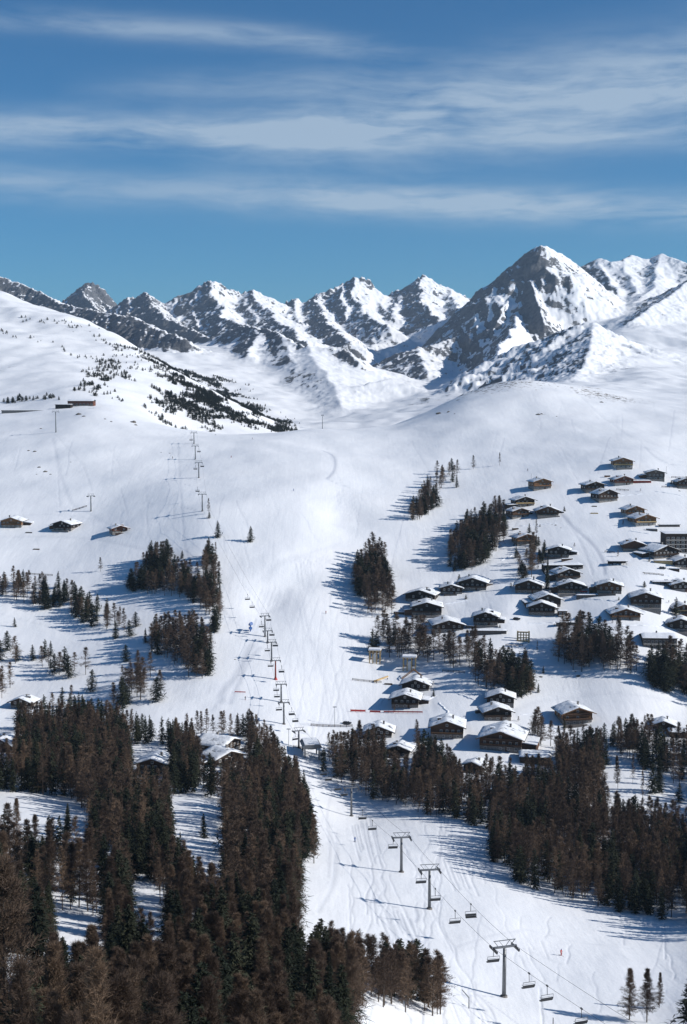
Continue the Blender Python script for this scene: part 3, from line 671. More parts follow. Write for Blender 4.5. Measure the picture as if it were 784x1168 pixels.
# single trees: kind, photo column, row of the foot, height in photo pixels, width factor, label
SINGLE = [
 ('larch',718,1163,62,1.2,'bare pale larch at the piste edge near the bottom corner, wider than its twin'),
 ('larch',738,1166,66,1.15,'bare slender larch close right of its twin at the piste edge near the bottom corner'),
 ('larch',752,1150,44,.8,'thin bare larch half hidden behind the dark spruce at the bottom corner'),
 ('spruce',788,1215,108,1.5,'big dark green spruce cut off by the picture edge at the bottom right corner'),
 ('larch',499,1157,66,1.0,'bare larch with open branches at the tip of the wood above the snow hump'),
 ('spruce',484,1142,62,1.2,'dark spruce at the tip of the wood beside the last open larch'),
 ('spruce',249,613,20,1.5,'small dark spruce standing alone below the upper lift pylons'),
 ('spruce',286,618,19,1.6,'small round dark spruce alone on the open piste'),
 ('larch',238,586,18,.8,'thin bare larch beside the lowest of the upper lift pylons'),
 ('spruce',239,591,8,1.3,'tiny dark spruce at the foot of the thin larch by the upper lift'),
 ('spruce',208,637,10,1.2,'tiny dark spruce between the two tall clumps on the left hillside'),
 ('larch',115,652,17,1.2,'lone bare shrubby larch on the bright left hillside under the black hut'),
 ('larch',246,634,16,.9,'bare pale larch touching the tall spruce at the top of the left copse'),
 ('spruce',238,640,25,1.2,'tall dark spruce forming the top of the left hillside copse'),
 ('spruce',144,755,21,1.3,'dark round spruce standing alone above the small copse on the left hillside'),
 ('spruce',132,728,22,1.3,'dark broad spruce at the lower end of the slanting tree line'),
 ('spruce',148,726,20,1.4,'round dark spruce in the snow just past the end of the slanting tree line'),
 ('spruce',166,733,18,1.1,'small dark spruce left of the lower hillside copse'),
 ('spruce',9,742,24,1.2,'dark spruce near the picture edge at the top of the loose hillside trees'),
 ('spruce',17,715,12,1.2,'little dark spruce alone under the slanting tree line at the left'),
 ('spruce',105,789,27,1.1,'narrow dark spruce at the right end of the loose hillside trees'),
 ('larch',82,806,26,1.1,'grey larch rising alone above the big left wood'),
 ('spruce',71,806,24,1.2,'dark spruce rising alone above the big left wood beside a grey larch'),
 ('spruce',58,762,12,1.1,'small dark spruce in the middle of the loose hillside trees'),
 ('spruce',240,731,20,1.0,'slim dark spruce at the right edge of the lower hillside copse'),
 ('larch',540,535,16,1.3,'bare larch on the skyline of the bank, the bushier one of two'),
 ('larch',570,531,15,.8,'thin bare larch alone on the bank under the bare knoll'),
 ('spruce',521,556,15,.9,'dark spruce at the end of the row on the bank under the knoll'),
 ('spruce',450,672,8,1.2,'tiny dark spruce by the piste beside the narrow copse'),
 ('spruce',407,670,16,.9,'dark spruce at the left foot of the narrow copse'),
 ('larch',606,663,56,.82,'tall solitary brown larch among the chalets'),
 ('spruce',624,672,40,.55,'very narrow black spruce between two dark chalets'),
 ('spruce',604,608,12,1.2,'small dark spruce directly behind the warm lit chalet'),
 ('larch',612,610,18,.8,'pale bare larch behind the warm lit chalet'),
 ('spruce',619,640,18,.7,'thin dark spruce beside the grey chalet roof'),
 ('spruce',524,664,10,1.3,'small dark tree on the roof line between the upper two dark chalets'),
 ('spruce',771,702,22,1.3,'dark broad spruce in front of the brown chalet at the right edge'),
 ('spruce',745,906,38,1.0,'tall dark spruce standing in the white clearing of the right wood'),
 ('spruce',752,904,42,.8,'slimmer dark spruce right behind the tall one in the clearing'),
 ('spruce',692,872,30,.9,'dark spruce at the corner of the white clearing in the right wood'),
 ('larch',705,900,40,.7,'open bare larch in the clearing of the right wood with snow showing through'),
 ('larch',722,893,34,.6,'thin bare larch in the middle of the right clearing'),
 ('larch',733,910,36,.6,'thin bare larch at the lower rim of the right clearing'),
 ('spruce',775,915,24,1.3,'low dark spruce at the right end of the clearing'),
 ('spruce',576,930,36,1.0,'dark spruce at the left point of the right wood beside the piste'),
 ('spruce',563,983,40,.8,'slim dark spruce jutting out of the right wood onto the piste'),
 ('larch',568,984,50,.9,'pale larch jutting out of the right wood onto the piste'),
 ('larch',376,868,34,1.0,'pale larch left of the dark trees by the lift valley station'),
 ('larch',383,872,36,1.0,'pale larch beside the lift valley station, the taller of the pair'),
 ('spruce',369,880,30,1.0,'dark spruce at the corner of the right wood next to the lift valley station'),
 ('larch',449,735,14,1.0,'small bare larch at the left end of the wood below the chalets'),
 ('spruce',620,768,10,1.2,'tiny dark spruce right of the round copse'),
 ('spruce',614,790,12,1.2,'small dark spruce at the right foot of the round copse'),
 ('larch',613,744,14,.7,'thin leafless larch alone in the snow below the timber frame'),
 ('spruce',644,832,14,1.0,'small dark spruce in front of the warm tall chalet'),
 ('spruce',22,832,34,1.0,'dark spruce behind the cut off roof at the left edge'),
 ('spruce',77,955,42,1.0,'dark spruce rising in front of the snow hump in the left wood'),
 ('larch',20,965,58,.8,'open bare larch in front of the snow hump near the left edge'),
 ('larch',42,985,60,.9,'brown larch in front of the snow hump in the left wood'),
 ('spruce',206,972,26,.9,'small dark spruce in the snowy gap of the left wood'),
 ('spruce',233,955,30,1.2,'dark bushy spruce hanging over the snowy gap of the left wood'),
 ('spruce',135,1125,100,1.15,'big dark spruce with a ragged top under the small clearing'),
 ('spruce',168,1075,28,1.2,'small dark spruce at the foot of the striped clearing'),
 ('spruce',60,1250,175,1.05,'huge dark spruce at the bottom left corner'),
 ('larch',8,1262,300,1.15,'nearest great brown larch cut off by the left picture edge'),
 ('spruce',44,1128,128,1.0,'tall dark spruce with snow specks behind the nearest larch'),
 ('spruce',141,1245,120,1.1,'dark spruce at the bottom of the picture between two brown larches'),
 ('larch',95,1235,170,1.0,'wide brown larch near the bottom left corner'),
 ('spruce',225,1262,140,1.0,'dark spruce at the bottom edge below the middle of the left wood'),
 ('larch',190,1250,185,1.1,'broad reddish brown larch at the bottom edge'),
 ('larch',300,1245,150,1.1,'broad brown larch at the bottom edge right of the middle spruces'),
 ('spruce',376,1165,88,.9,'tall narrow spruce above the snow hump at the bottom'),
 ('spruce',393,1180,95,1.0,'dark spruce leaning over the left end of the snow hump'),
]
def forest_nodes(name, obs):
    ng = bpy.data.node_groups.new(name, 'GeometryNodeTree')
    ng.interface.new_socket(name='Geometry', in_out='INPUT', socket_type='NodeSocketGeometry'); ng.interface.new_socket(name='Geometry', in_out='OUTPUT', socket_type='NodeSocketGeometry')
    gi = ng.nodes.new('NodeGroupInput'); go = ng.nodes.new('NodeGroupOutput'); jn = ng.nodes.new('GeometryNodeJoinGeometry'); ip = ng.nodes.new('GeometryNodeInstanceOnPoints')
    for o in obs:
        oi = ng.nodes.new('GeometryNodeObjectInfo'); oi.inputs['Object'].default_value = o; oi.inputs['As Instance'].default_value = True; oi.transform_space = 'ORIGINAL'
        ng.links.new(oi.outputs['Geometry'], jn.inputs[0])
    def attr(n, t):
        a = ng.nodes.new('GeometryNodeInputNamedAttribute'); a.data_type = t; a.inputs['Name'].default_value = n; return a.outputs['Attribute']
    ng.links.new(gi.outputs[0], ip.inputs['Points']); ng.links.new(jn.outputs[0], ip.inputs['Instance']); ip.inputs['Pick Instance'].default_value = True
    ng.links.new(attr('which', 'INT'), ip.inputs['Instance Index']); ng.links.new(attr('size', 'FLOAT_VECTOR'), ip.inputs['Scale'])
    er = ng.nodes.new('FunctionNodeEulerToRotation'); ng.links.new(attr('turn', 'FLOAT_VECTOR'), er.inputs[0]); ng.links.new(er.outputs[0], ip.inputs['Rotation'])
    ng.links.new(ip.outputs[0], go.inputs[0]); return ng
def forest(name, kind, rows, label, samples, fat=1.0):
    r = np.random.default_rng(17); P = np.array([(q[2], q[3], q[4]) for q in rows], np.float32); n = len(P); h = np.array([q[5] for q in rows])
    me = bpy.data.meshes.new(name); me.vertices.add(n); me.vertices.foreach_set('co', P.ravel())
    a = me.attributes.new('which', 'INT', 'POINT'); a.data.foreach_set('value', r.integers(0, len(samples), n).astype(np.int32))
    w_ = h * r.uniform(.85, 1.2, n) * fat * np.array([1 if q[0] < 0 or WOODS[q[0]][5] else 1.35 for q in rows])
    a = me.attributes.new('size', 'FLOAT_VECTOR', 'POINT'); a.data.foreach_set('vector', np.c_[w_, w_, h].astype(np.float32).ravel())
    a = me.attributes.new('turn', 'FLOAT_VECTOR', 'POINT'); a.data.foreach_set('vector', np.c_[r.normal(0, .02, n), r.normal(0, .02, n), r.random(n) * 6.28].astype(np.float32).ravel())
    o = bpy.data.objects.new(name, me); C.objects.link(o); tag(o, label, kind + ' wood', kind='stuff')
    md = o.modifiers.new('trees', 'NODES'); md.node_group = forest_nodes(name + '_nodes', samples)
def build_trees():
    fts = ground_many([(q[1], q[2]) for q in SINGLE], 45, 2400)
    for (kind, px, py, hp, wd, lab), p in zip(SINGLE, fts):
        plant(kind, p - np.array([0, 0, .3]), hp * p[1] / F, lab, fine=hp >= 40, wide=wd)
    pos = plant_positions(); left = {}
    for kind in ('larch', 'spruce'):
        rows = sorted([q for q in pos if q[1] == kind], key=lambda q: -q[6]); n1 = 300 - sum(1 for q in SINGLE if q[0] == kind)
        # the small far copses keep a member or two of their own, the rest of the 300 are the largest
        for q in rows[:n1]:
            wname = WOODS[q[0]][0]
            adj = 'bare brown larch' if kind == 'larch' else 'dark green spruce'
            plant(kind, (q[2], q[3], q[4] - .3), q[5], f'{adj} in {wname}', f'{kind} trees of {wname}', fine=q[6] > 46, wide=RND.uniform(.85, 1.2) * (1 if WOODS[q[0]][5] else 1.35))
        left[kind] = rows[n1:]
        print('TREES', kind, len(rows), 'largest left', rows[n1][6] if len(rows) > n1 else 0)
    for kind, lab in (('larch', 'mass of bare brown larches filling the woods and copses on both sides of the piste'), ('spruce', 'mass of dark green spruces mixed through the woods and copses')):
        smp = []
        for v in range(len(TREES[kind])):
            # pattern trees for the mass are real trees standing in it
            q = left[kind].pop(v * 3); smp.append(plant(kind, (q[2], q[3], q[4] - .3), q[5], f"{'bare brown larch' if kind == 'larch' else 'dark green spruce'} in {WOODS[q[0]][0]}", f'{kind} trees of {WOODS[q[0]][0]}', var=v))
        forest(kind + '_forest', kind, left[kind], lab, smp)
    # dwarf pines and spruces dotted over the far mountainside, uncountable
    r = np.random.default_rng(23); X = []; 
    n = 130000; Y = r.uniform(1560, 3300, n); px = r.uniform(-80, 400, n); u, _ = ray(px, np.full(n, 440.0)); X = u * Y
    Z = height(X, Y); qx, qy = proj(X, Y, Z)
    dark = fbm(X / 60, Y / 160, 4, 77) + .9 * gnoise((X + .35 * Y) / 55, (Y - .6 * X) / 150, 79) + .5 * gnoise(X / 14, Y / 30, 81)
    # dense belt running down the right flank of the mountainside, thinner towards the left
    line = 395 + (qx - 150) * .50
    fl = 9 + 22 * (1 - sstep(200, 320, qx))
    belt = .95 * np.exp(-((qy - line - 8) / fl) ** 2) * sstep(145, 235, qx) * (1 - .9 * sstep(285, 345, qx)) + .2 * np.exp(-((qy - line - 36) / 24) ** 2) * sstep(90, 170, qx) * (1 - sstep(245, 290, qx)) + .5 * np.exp(-((qy - 462) / 6) ** 2) * sstep(0, 25, qx) * (1 - sstep(60, 75, qx)) + .35 * np.exp(-((qy - 437) / 9) ** 2) * np.exp(-((qx - 108) / 16) ** 2)
    band2 = .6 * np.exp(-((qy - (358 + np.clip(qx - 20, 0, 200) * .28 + 5 * np.sin(qx / 17))) / 2.2) ** 2) * (qx > 20) * (qx < 180) + .5 * np.exp(-((qy - (376 + qx * .30 + 4 * np.sin(qx / 11))) / 1.8) ** 2) * (qx < 130)
    k = (r.random(n) < belt * sstep(-.12, .42, dark) * 1.15) | (r.random(n) < band2 * .10)
    k &= (qy > 350) & (qy < 493)
    rows = [(-1, 'spruce', X[i], Y[i], Z[i] - .3, r.uniform(2.4, 5.8), 0) for i in np.nonzero(k)[0]]
    print('DWARF', len(rows)); forest('dwarf_pine_scrub', 'pine', rows, 'dark scrub and dwarf pines dotted in streaks down the far snowy mountainside', smp[-2:], 1.9)
build_trees()
# ---------------------------------------------------------------- chalets and other buildings
def wood_mat(name, c, var=.35):
    m, nt, b = newmat(name); L = nt.links
    tc = N(nt, 'ShaderNodeTexCoord'); mp = N(nt, 'ShaderNodeMapping'); mp.inputs['Scale'].default_value = (.35, .35, 1); L.new(tc.outputs['Object'], mp.inputs[0])
    wv = N(nt, 'ShaderNodeTexWave'); wv.bands_direction = 'Z'; wv.inputs['Scale'].default_value = 1.4; wv.inputs['Distortion'].default_value = .4; L.new(tc.outputs['Object'], wv.inputs['Vector'])
    ns = N(nt, 'ShaderNodeTexNoise'); ns.inputs['Scale'].default_value = 2.2; ns.inputs['Detail'].default_value = 5; L.new(mp.outputs[0], ns.inputs['Vector'])
    r = ramp(nt, [(.28, tuple(q * (1 - var) for q in c)), (.72, tuple(q * (1 + var) for q in c))], ns.outputs['Fac'])
    L.new(mixc(nt, mathn(nt, 'MULTIPLY', ramp(nt, [(.0, 1.0), (.22, 0.0)], wv.outputs['Fac']).outputs[0], .55), r.outputs[0], tuple(q * .35 for q in c)), b.inputs['Base Color'])
    b.inputs['Roughness'].default_value = .85; b.inputs['Specular IOR Level'].default_value = .2
    bp = N(nt, 'ShaderNodeBump'); bp.inputs['Distance'].default_value = .05; L.new(wv.outputs['Fac'], bp.inputs['Height']); L.new(bp.outputs[0], b.inputs['Normal'])
    return m
W = {'black': wood_mat('blackened_wood', (.030, .024, .020)), 'dark': wood_mat('dark_old_wood', (.055, .036, .026)), 'brown': wood_mat('brown_wood', (.115, .062, .036)),
     'warm': wood_mat('honey_wood', (.24, .125, .06)), 'red': wood_mat('reddish_wood', (.15, .062, .04)), 'grey': wood_mat('silvered_wood', (.135, .115, .10)), 'pale': wood_mat('fresh_pale_wood', (.62, .44, .22), .15)}
M_PLASTER = simple_mat('rough_plaster', (.42, .40, .37), .9, .15, 2.0, bump=.3); M_STONE = simple_mat('field_stone', (.20, .185, .17), .9, .4, 1.8, bump=.6)
M_DARKWALL = simple_mat('dark_stone', (.10, .09, .085), .9, .35, 1.5, bump=.5)  # darker stone tone for low walls and decks
def snow_mat():
    m, nt, b = newmat('roof_snow'); L = nt.links; b.inputs['Base Color'].default_value = (.85, .87, .90, 1); b.inputs['Roughness'].default_value = .6; b.inputs['Specular IOR Level'].default_value = .2
    tc = N(nt, 'ShaderNodeTexCoord'); ns = N(nt, 'ShaderNodeTexNoise'); ns.inputs['Scale'].default_value = .7; ns.inputs['Detail'].default_value = 4; L.new(tc.outputs['Object'], ns.inputs['Vector'])
    bp = N(nt, 'ShaderNodeBump'); bp.inputs['Distance'].default_value = .25; L.new(ns.outputs['Fac'], bp.inputs['Height']); L.new(bp.outputs[0], b.inputs['Normal']); return m
M_SNOW = snow_mat()
def roof_snow_mat():
    m, nt, b = newmat('patchy_roof_snow'); L = nt.links; b.inputs['Roughness'].default_value = .6; b.inputs['Specular IOR Level'].default_value = .2
    geo = N(nt, 'ShaderNodeNewGeometry'); ns = N(nt, 'ShaderNodeTexNoise'); ns.inputs['Scale'].default_value = .28; ns.inputs['Detail'].default_value = 6; ns.inputs['Roughness'].default_value = .65; L.new(geo.outputs['Position'], ns.inputs['Vector'])
    r = ramp(nt, [(.34, (.05, .045, .045)), (.38, (.55, .57, .60)), (.46, (.86, .88, .90))], ns.outputs['Fac']); L.new(r.outputs[0], b.inputs['Base Color'])
    bp = N(nt, 'ShaderNodeBump'); bp.inputs['Distance'].default_value = .5; L.new(ns.outputs['Fac'], bp.inputs['Height']); L.new(bp.outputs[0], b.inputs['Normal']); return m
M_ROOFSNOW = roof_snow_mat()
M_GLASS = simple_mat('window_glass', (.02, .025, .035), .12, .2, 1.0); M_WHITE = simple_mat('white_paint', (.72, .70, .66), .6, .06, 3); M_ROOF = simple_mat('dark_shingles', (.045, .038, .034), .85, .3, 3)
M_STEEL = simple_mat('galvanised_steel', (.20, .21, .22), .5, .2, 2, .5); M_DARKSTEEL = simple_mat('dark_steel', (.035, .037, .04), .5, .25, 3, .3); M_RED = simple_mat('red_paint', (.42, .03, .025), .5, .15, 3); M_RUST = simple_mat('red_primer', (.30, .05, .03), .7, .2, 3)
M_BLUE = simple_mat('blue_paint', (.05, .14, .38), .45, .15, 3); M_ORANGE = simple_mat('orange_shutter', (.45, .14, .04), .7, .2, 3)
def roof_slab(hw, ridge, pitch, y0, y1, t, lift=0.0, bumpy=False, seed=0):
    """two-plane slab, half width hw measured to the eave, ridge height at x=0"""
    mb = MB(); r = random.Random(seed); nx, ny = (7, 9) if bumpy else (2, 2)
    tan = math.tan(pitch)
    top = []; vs = []; fs = []
    xs = [-hw + 2 * hw * i / (2 * nx) for i in range(2 * nx + 1)]; ys = [y0 + (y1 - y0) * j / ny for j in range(ny + 1)]
    for j, y in enumerate(ys):
        for i, x in enumerate(xs):
            edge = i in (0, 2 * nx) or j in (0, ny)
            ax = math.sqrt(x * x + .16) if bumpy else abs(x)
            z = ridge - tan * ax + lift + t * (1.0 if not bumpy else ((.35 if edge else .85 + r.uniform(-.4, .35))))
            xx = x * (1.0 if not (bumpy and i in (0, 2 * nx)) else 1 - .02 * r.random()); vs.append((xx, y, z))
    n1 = len(vs)
    for j, y in enumerate(ys):
        for i, x in enumerate(xs): vs.append((x, y, ridge - tan * abs(x) + lift))
    w = 2 * nx + 1
    for j in range(ny):
        for i in range(2 * nx):
            a = j * w + i; fs.append((a, a + 1, a + 1 + w, a + w)); fs.append((n1 + a, n1 + a + w, n1 + a + 1 + w, n1 + a + 1))
    for j in range(ny):
        for i in (0, 2 * nx): a = j * w + i; fs.append((a, a + w, n1 + a + w, n1 + a) if i == 0 else (a, n1 + a, n1 + a + w, a + w))
    for i in range(2 * nx):
        for j in (0, ny): a = j * w + i; fs.append((a, n1 + a, n1 + a + 1, a + 1) if j == 0 else (a, a + 1, n1 + a + 1, n1 + a))
    return mb.add(vs, fs)
def window(parent, x, z, y, w=1.0, h=1.2, side=None, shutters=None):
    """white framed window on the gable (y) or on a side wall (side = +-1, x is then the wall distance and y runs along it)"""
    mb = MB()
    if side is None:
        mb.box(x - w/2, x + w/2, y - .05, y - .02, z, z + h, 1)
        for a, b, c, d in ((x-w/2-.1, x-w/2, z-.1, z+h+.1), (x+w/2, x+w/2+.1, z-.1, z+h+.1), (x-w/2, x+w/2, z+h, z+h+.1), (x-w/2, x+w/2, z-.1, z), (x-.04, x+.04, z, z+h)): mb.box(a, b, y-.10, y-.015, c, d, 0)
        if shutters:
            for s in (-1, 1): mb.box(x + s*(w/2+.32) - .2, x + s*(w/2+.32) + .2, y - .07, y - .012, z - .05, z + h + .05, 2)
    else:
        x0, x1 = sorted((x + side * .02, x + side * .05)); f0, f1 = sorted((x + side * .015, x + side * .10))
        mb.box(x0, x1, y - w/2, y + w/2, z, z + h, 1)
        for a, b, c, d in ((y-w/2-.1, y-w/2, z-.1, z+h+.1), (y+w/2, y+w/2+.1, z-.1, z+h+.1), (y-w/2, y+w/2, z+h, z+h+.1), (y-w/2, y+w/2, z-.1, z)): mb.box(f0, f1, a, b, c, d, 0)
    return mb.build('window', [M_WHITE, M_GLASS, M_ORANGE], parent)
def chalet(px, py, wpx, yaw, wood, label, hf=.50, deep=.86, pitch=18, base='stone', balc=1, seed=0, snow=.55, trim=None, group='wooden chalets of the snowy village', asl=False, windows=True, eave=1.1, sink=0.0, shut=False):
    """px,py: middle foot of the gable; wpx: width of the gable in photo pixels"""
    g = ground(px, py); w = wpx * g.y / F / 1.12; R = random.Random(seed * 31 + int(px)); H = w * hf * .80; p = math.radians(pitch + R.uniform(-2, 3)); eave *= R.uniform(1.15, 1.6); snow *= R.uniform(.55, .85); yaw += R.uniform(-13, 13); w *= R.uniform(.9, 1.08); d = w * deep * R.uniform(.85, 1.2)
    t = empty('chalet', (g.x, g.y, g.z - sink), math.radians(yaw)); tag(t, label, 'chalet', group)
    hw = w / 2; eh = H; rh = H + math.tan(p) * hw; zb = min(2.6, H * .42)
    mb = MB(); mb.box(-hw + .06, hw - .06, .06, d - .06, -5.0, zb); mb.build('ground_floor', {'stone': M_STONE, 'plaster': M_PLASTER, 'dark': M_DARKWALL}[base], t)
    mb = MB(); mb.prism([(-hw, zb), (hw, zb), (hw, eh), (0, rh), (-hw, eh)], 0, d); wall = mb.build('timber_wall', W[wood], t)
    mb = MB()
    for x in (-hw - .06, hw - .10): mb.box(x, x + .16, -.16, -.004, zb - .1, eh)
    mb.box(-hw, hw, -.14, -.004, zb - .12, zb + .10); mb.build('timber_trim', W['black'] if wood != 'black' else W['dark'], t)
    ov = hw + eave; slab = roof_slab(ov, rh, p, -eave * 1.25, d + eave * .8, .22, .02); roof = slab.build('roof', M_ROOF, t)
    sn = roof_slab(ov - .12, rh, p, -eave * 1.25 + .12, d + eave * .8 - .12, snow, .25, True, seed); sn.build('roof_snow', M_ROOFSNOW, roof, True)
    mb = MB()      # bargeboards along the front rake
    for s in (-1, 1): mb.bar((0, -eave * 1.25 - .05, rh + .02), (s * ov, -eave * 1.25 - .05, rh - math.tan(p) * ov + .02), .06, .34)
    mb.build('bargeboard', W['dark' if wood in ('black', 'dark', 'grey') else wood], roof)
    if R.random() < .45:      # lower wing with its own lean-to roof
        s_ = R.choice((-1, 1)); aw = w * R.uniform(.22, .38); y0 = d * R.uniform(.1, .4); ah = min(H * .62, 3.2); x0, x1 = sorted((s_ * (hw + .01), s_ * (hw + aw)))
        wg = MB().box(x0, x1, y0, d * .95, -5, ah).build('side_wing', W[R.choice(('dark', 'black', 'brown'))], t)
        MB().prism([(x0 - (.5 if s_ < 0 else 0), ah + .1 if s_ < 0 else ah + .8), (x1 + (.5 if s_ > 0 else 0), ah + .1 if s_ > 0 else ah + .8), (x1 + (.5 if s_ > 0 else 0), ah + .45 if s_ > 0 else ah + 1.2), (x0 - (.5 if s_ < 0 else 0), ah + .45 if s_ < 0 else ah + 1.2)], y0 - .5, d * .95 + .4).build('wing_roof', M_SNOW, wg)
    if R.random() < .5:       # terrace deck in front
        MB().box(-hw * R.uniform(.6, 1.1), hw * R.uniform(.5, 1.1), -R.uniform(2.2, 4.0), -1.3, -4, R.uniform(.2, .7)).build('deck', R.choice((M_STONE, M_DARKWALL, W['dark'])), t)
    if R.random() < .5:
        bx = R.choice((-1, 1)) * hw * .5; bz = rh - math.tan(p) * abs(bx)
        MB().box(bx - .8, bx + .8, d * .35, d * .35 + 1.6, bz - .4, bz + 1.35).build('dormer', W[wood], roof); MB().box(bx - 1.0, bx + 1.0, d * .35 - .2, d * .35 + 1.8, bz + 1.352, bz + 1.6).build('dormer_snow', M_SNOW, roof)
    cx = R.choice((-1, 1)) * hw * .35; cy = d * R.uniform(.35, .65)
    mb = MB(); mb.box(cx - .4, cx + .4, cy - .4, cy + .4, rh - math.tan(p) * abs(cx) - .3, rh + 1.0); mb.box(cx - .5, cx + .5, cy - .5, cy + .5, rh + 1.002, rh + 1.22); mb.build('chimney', [M_STONE], roof)
    if windows:
        n = max(2, int(w / 2.9)); rows_z = [zb * .30]
        z = zb + .75
        while z + 1.3 < eh + .2: rows_z.append(z); z += 2.5
        for ri, z in enumerate(rows_z):
            nn = n if ri else max(1, n - 1)
            for i in range(nn):
                if R.random() < .12: continue
                x = (i + .5) / nn * (w - 1.6) - (w - 1.6) / 2
                window(t, x, z, 0 if ri else .06, .95, min(1.15, 1.15 if ri else zb * .5), shutters=shut and ri)
        if rh - eh > 1.7: window(t, 0, eh + .15, 0, .9, .95)
        for s in (-1, 1):
            for i in range(2): window(t, s * hw, zb + .8, d * (.3 + .4 * i), .9, 1.05, side=s)
        mb = MB(); dx = hw * .28; mb.box(dx - .5, dx + .5, 0.0, .055, 0, 2.0); mb.build('door', W['brown'], t)
    for k in range(balc):
        z = zb + .05 + 2.5 * k
        if z + 1.0 > eh: break
        bw = hw - .15 if k == 0 else hw * .8
        mb = MB(); mb.box(-bw, bw, -1.25, -.17, z, z + .14); b_ = mb.build('balcony', W['dark'], t)
        mb = MB(); mb.box(-bw, bw, -1.25, -1.17, z + .35, z + 1.0)
        for i in range(int(bw * 2 / 1.6) + 1):
            x = -bw + i * (2 * bw / int(bw * 2 / 1.6)); mb.box(x - .06, x + .06, -1.29, -1.255, z - .1, z + 1.05)
        mb.build('railing', W[trim or ('dark' if wood in ('black',) else wood)], b_)
    return t, w, d, rh
WARM = 'wooden chalets of the snowy village'
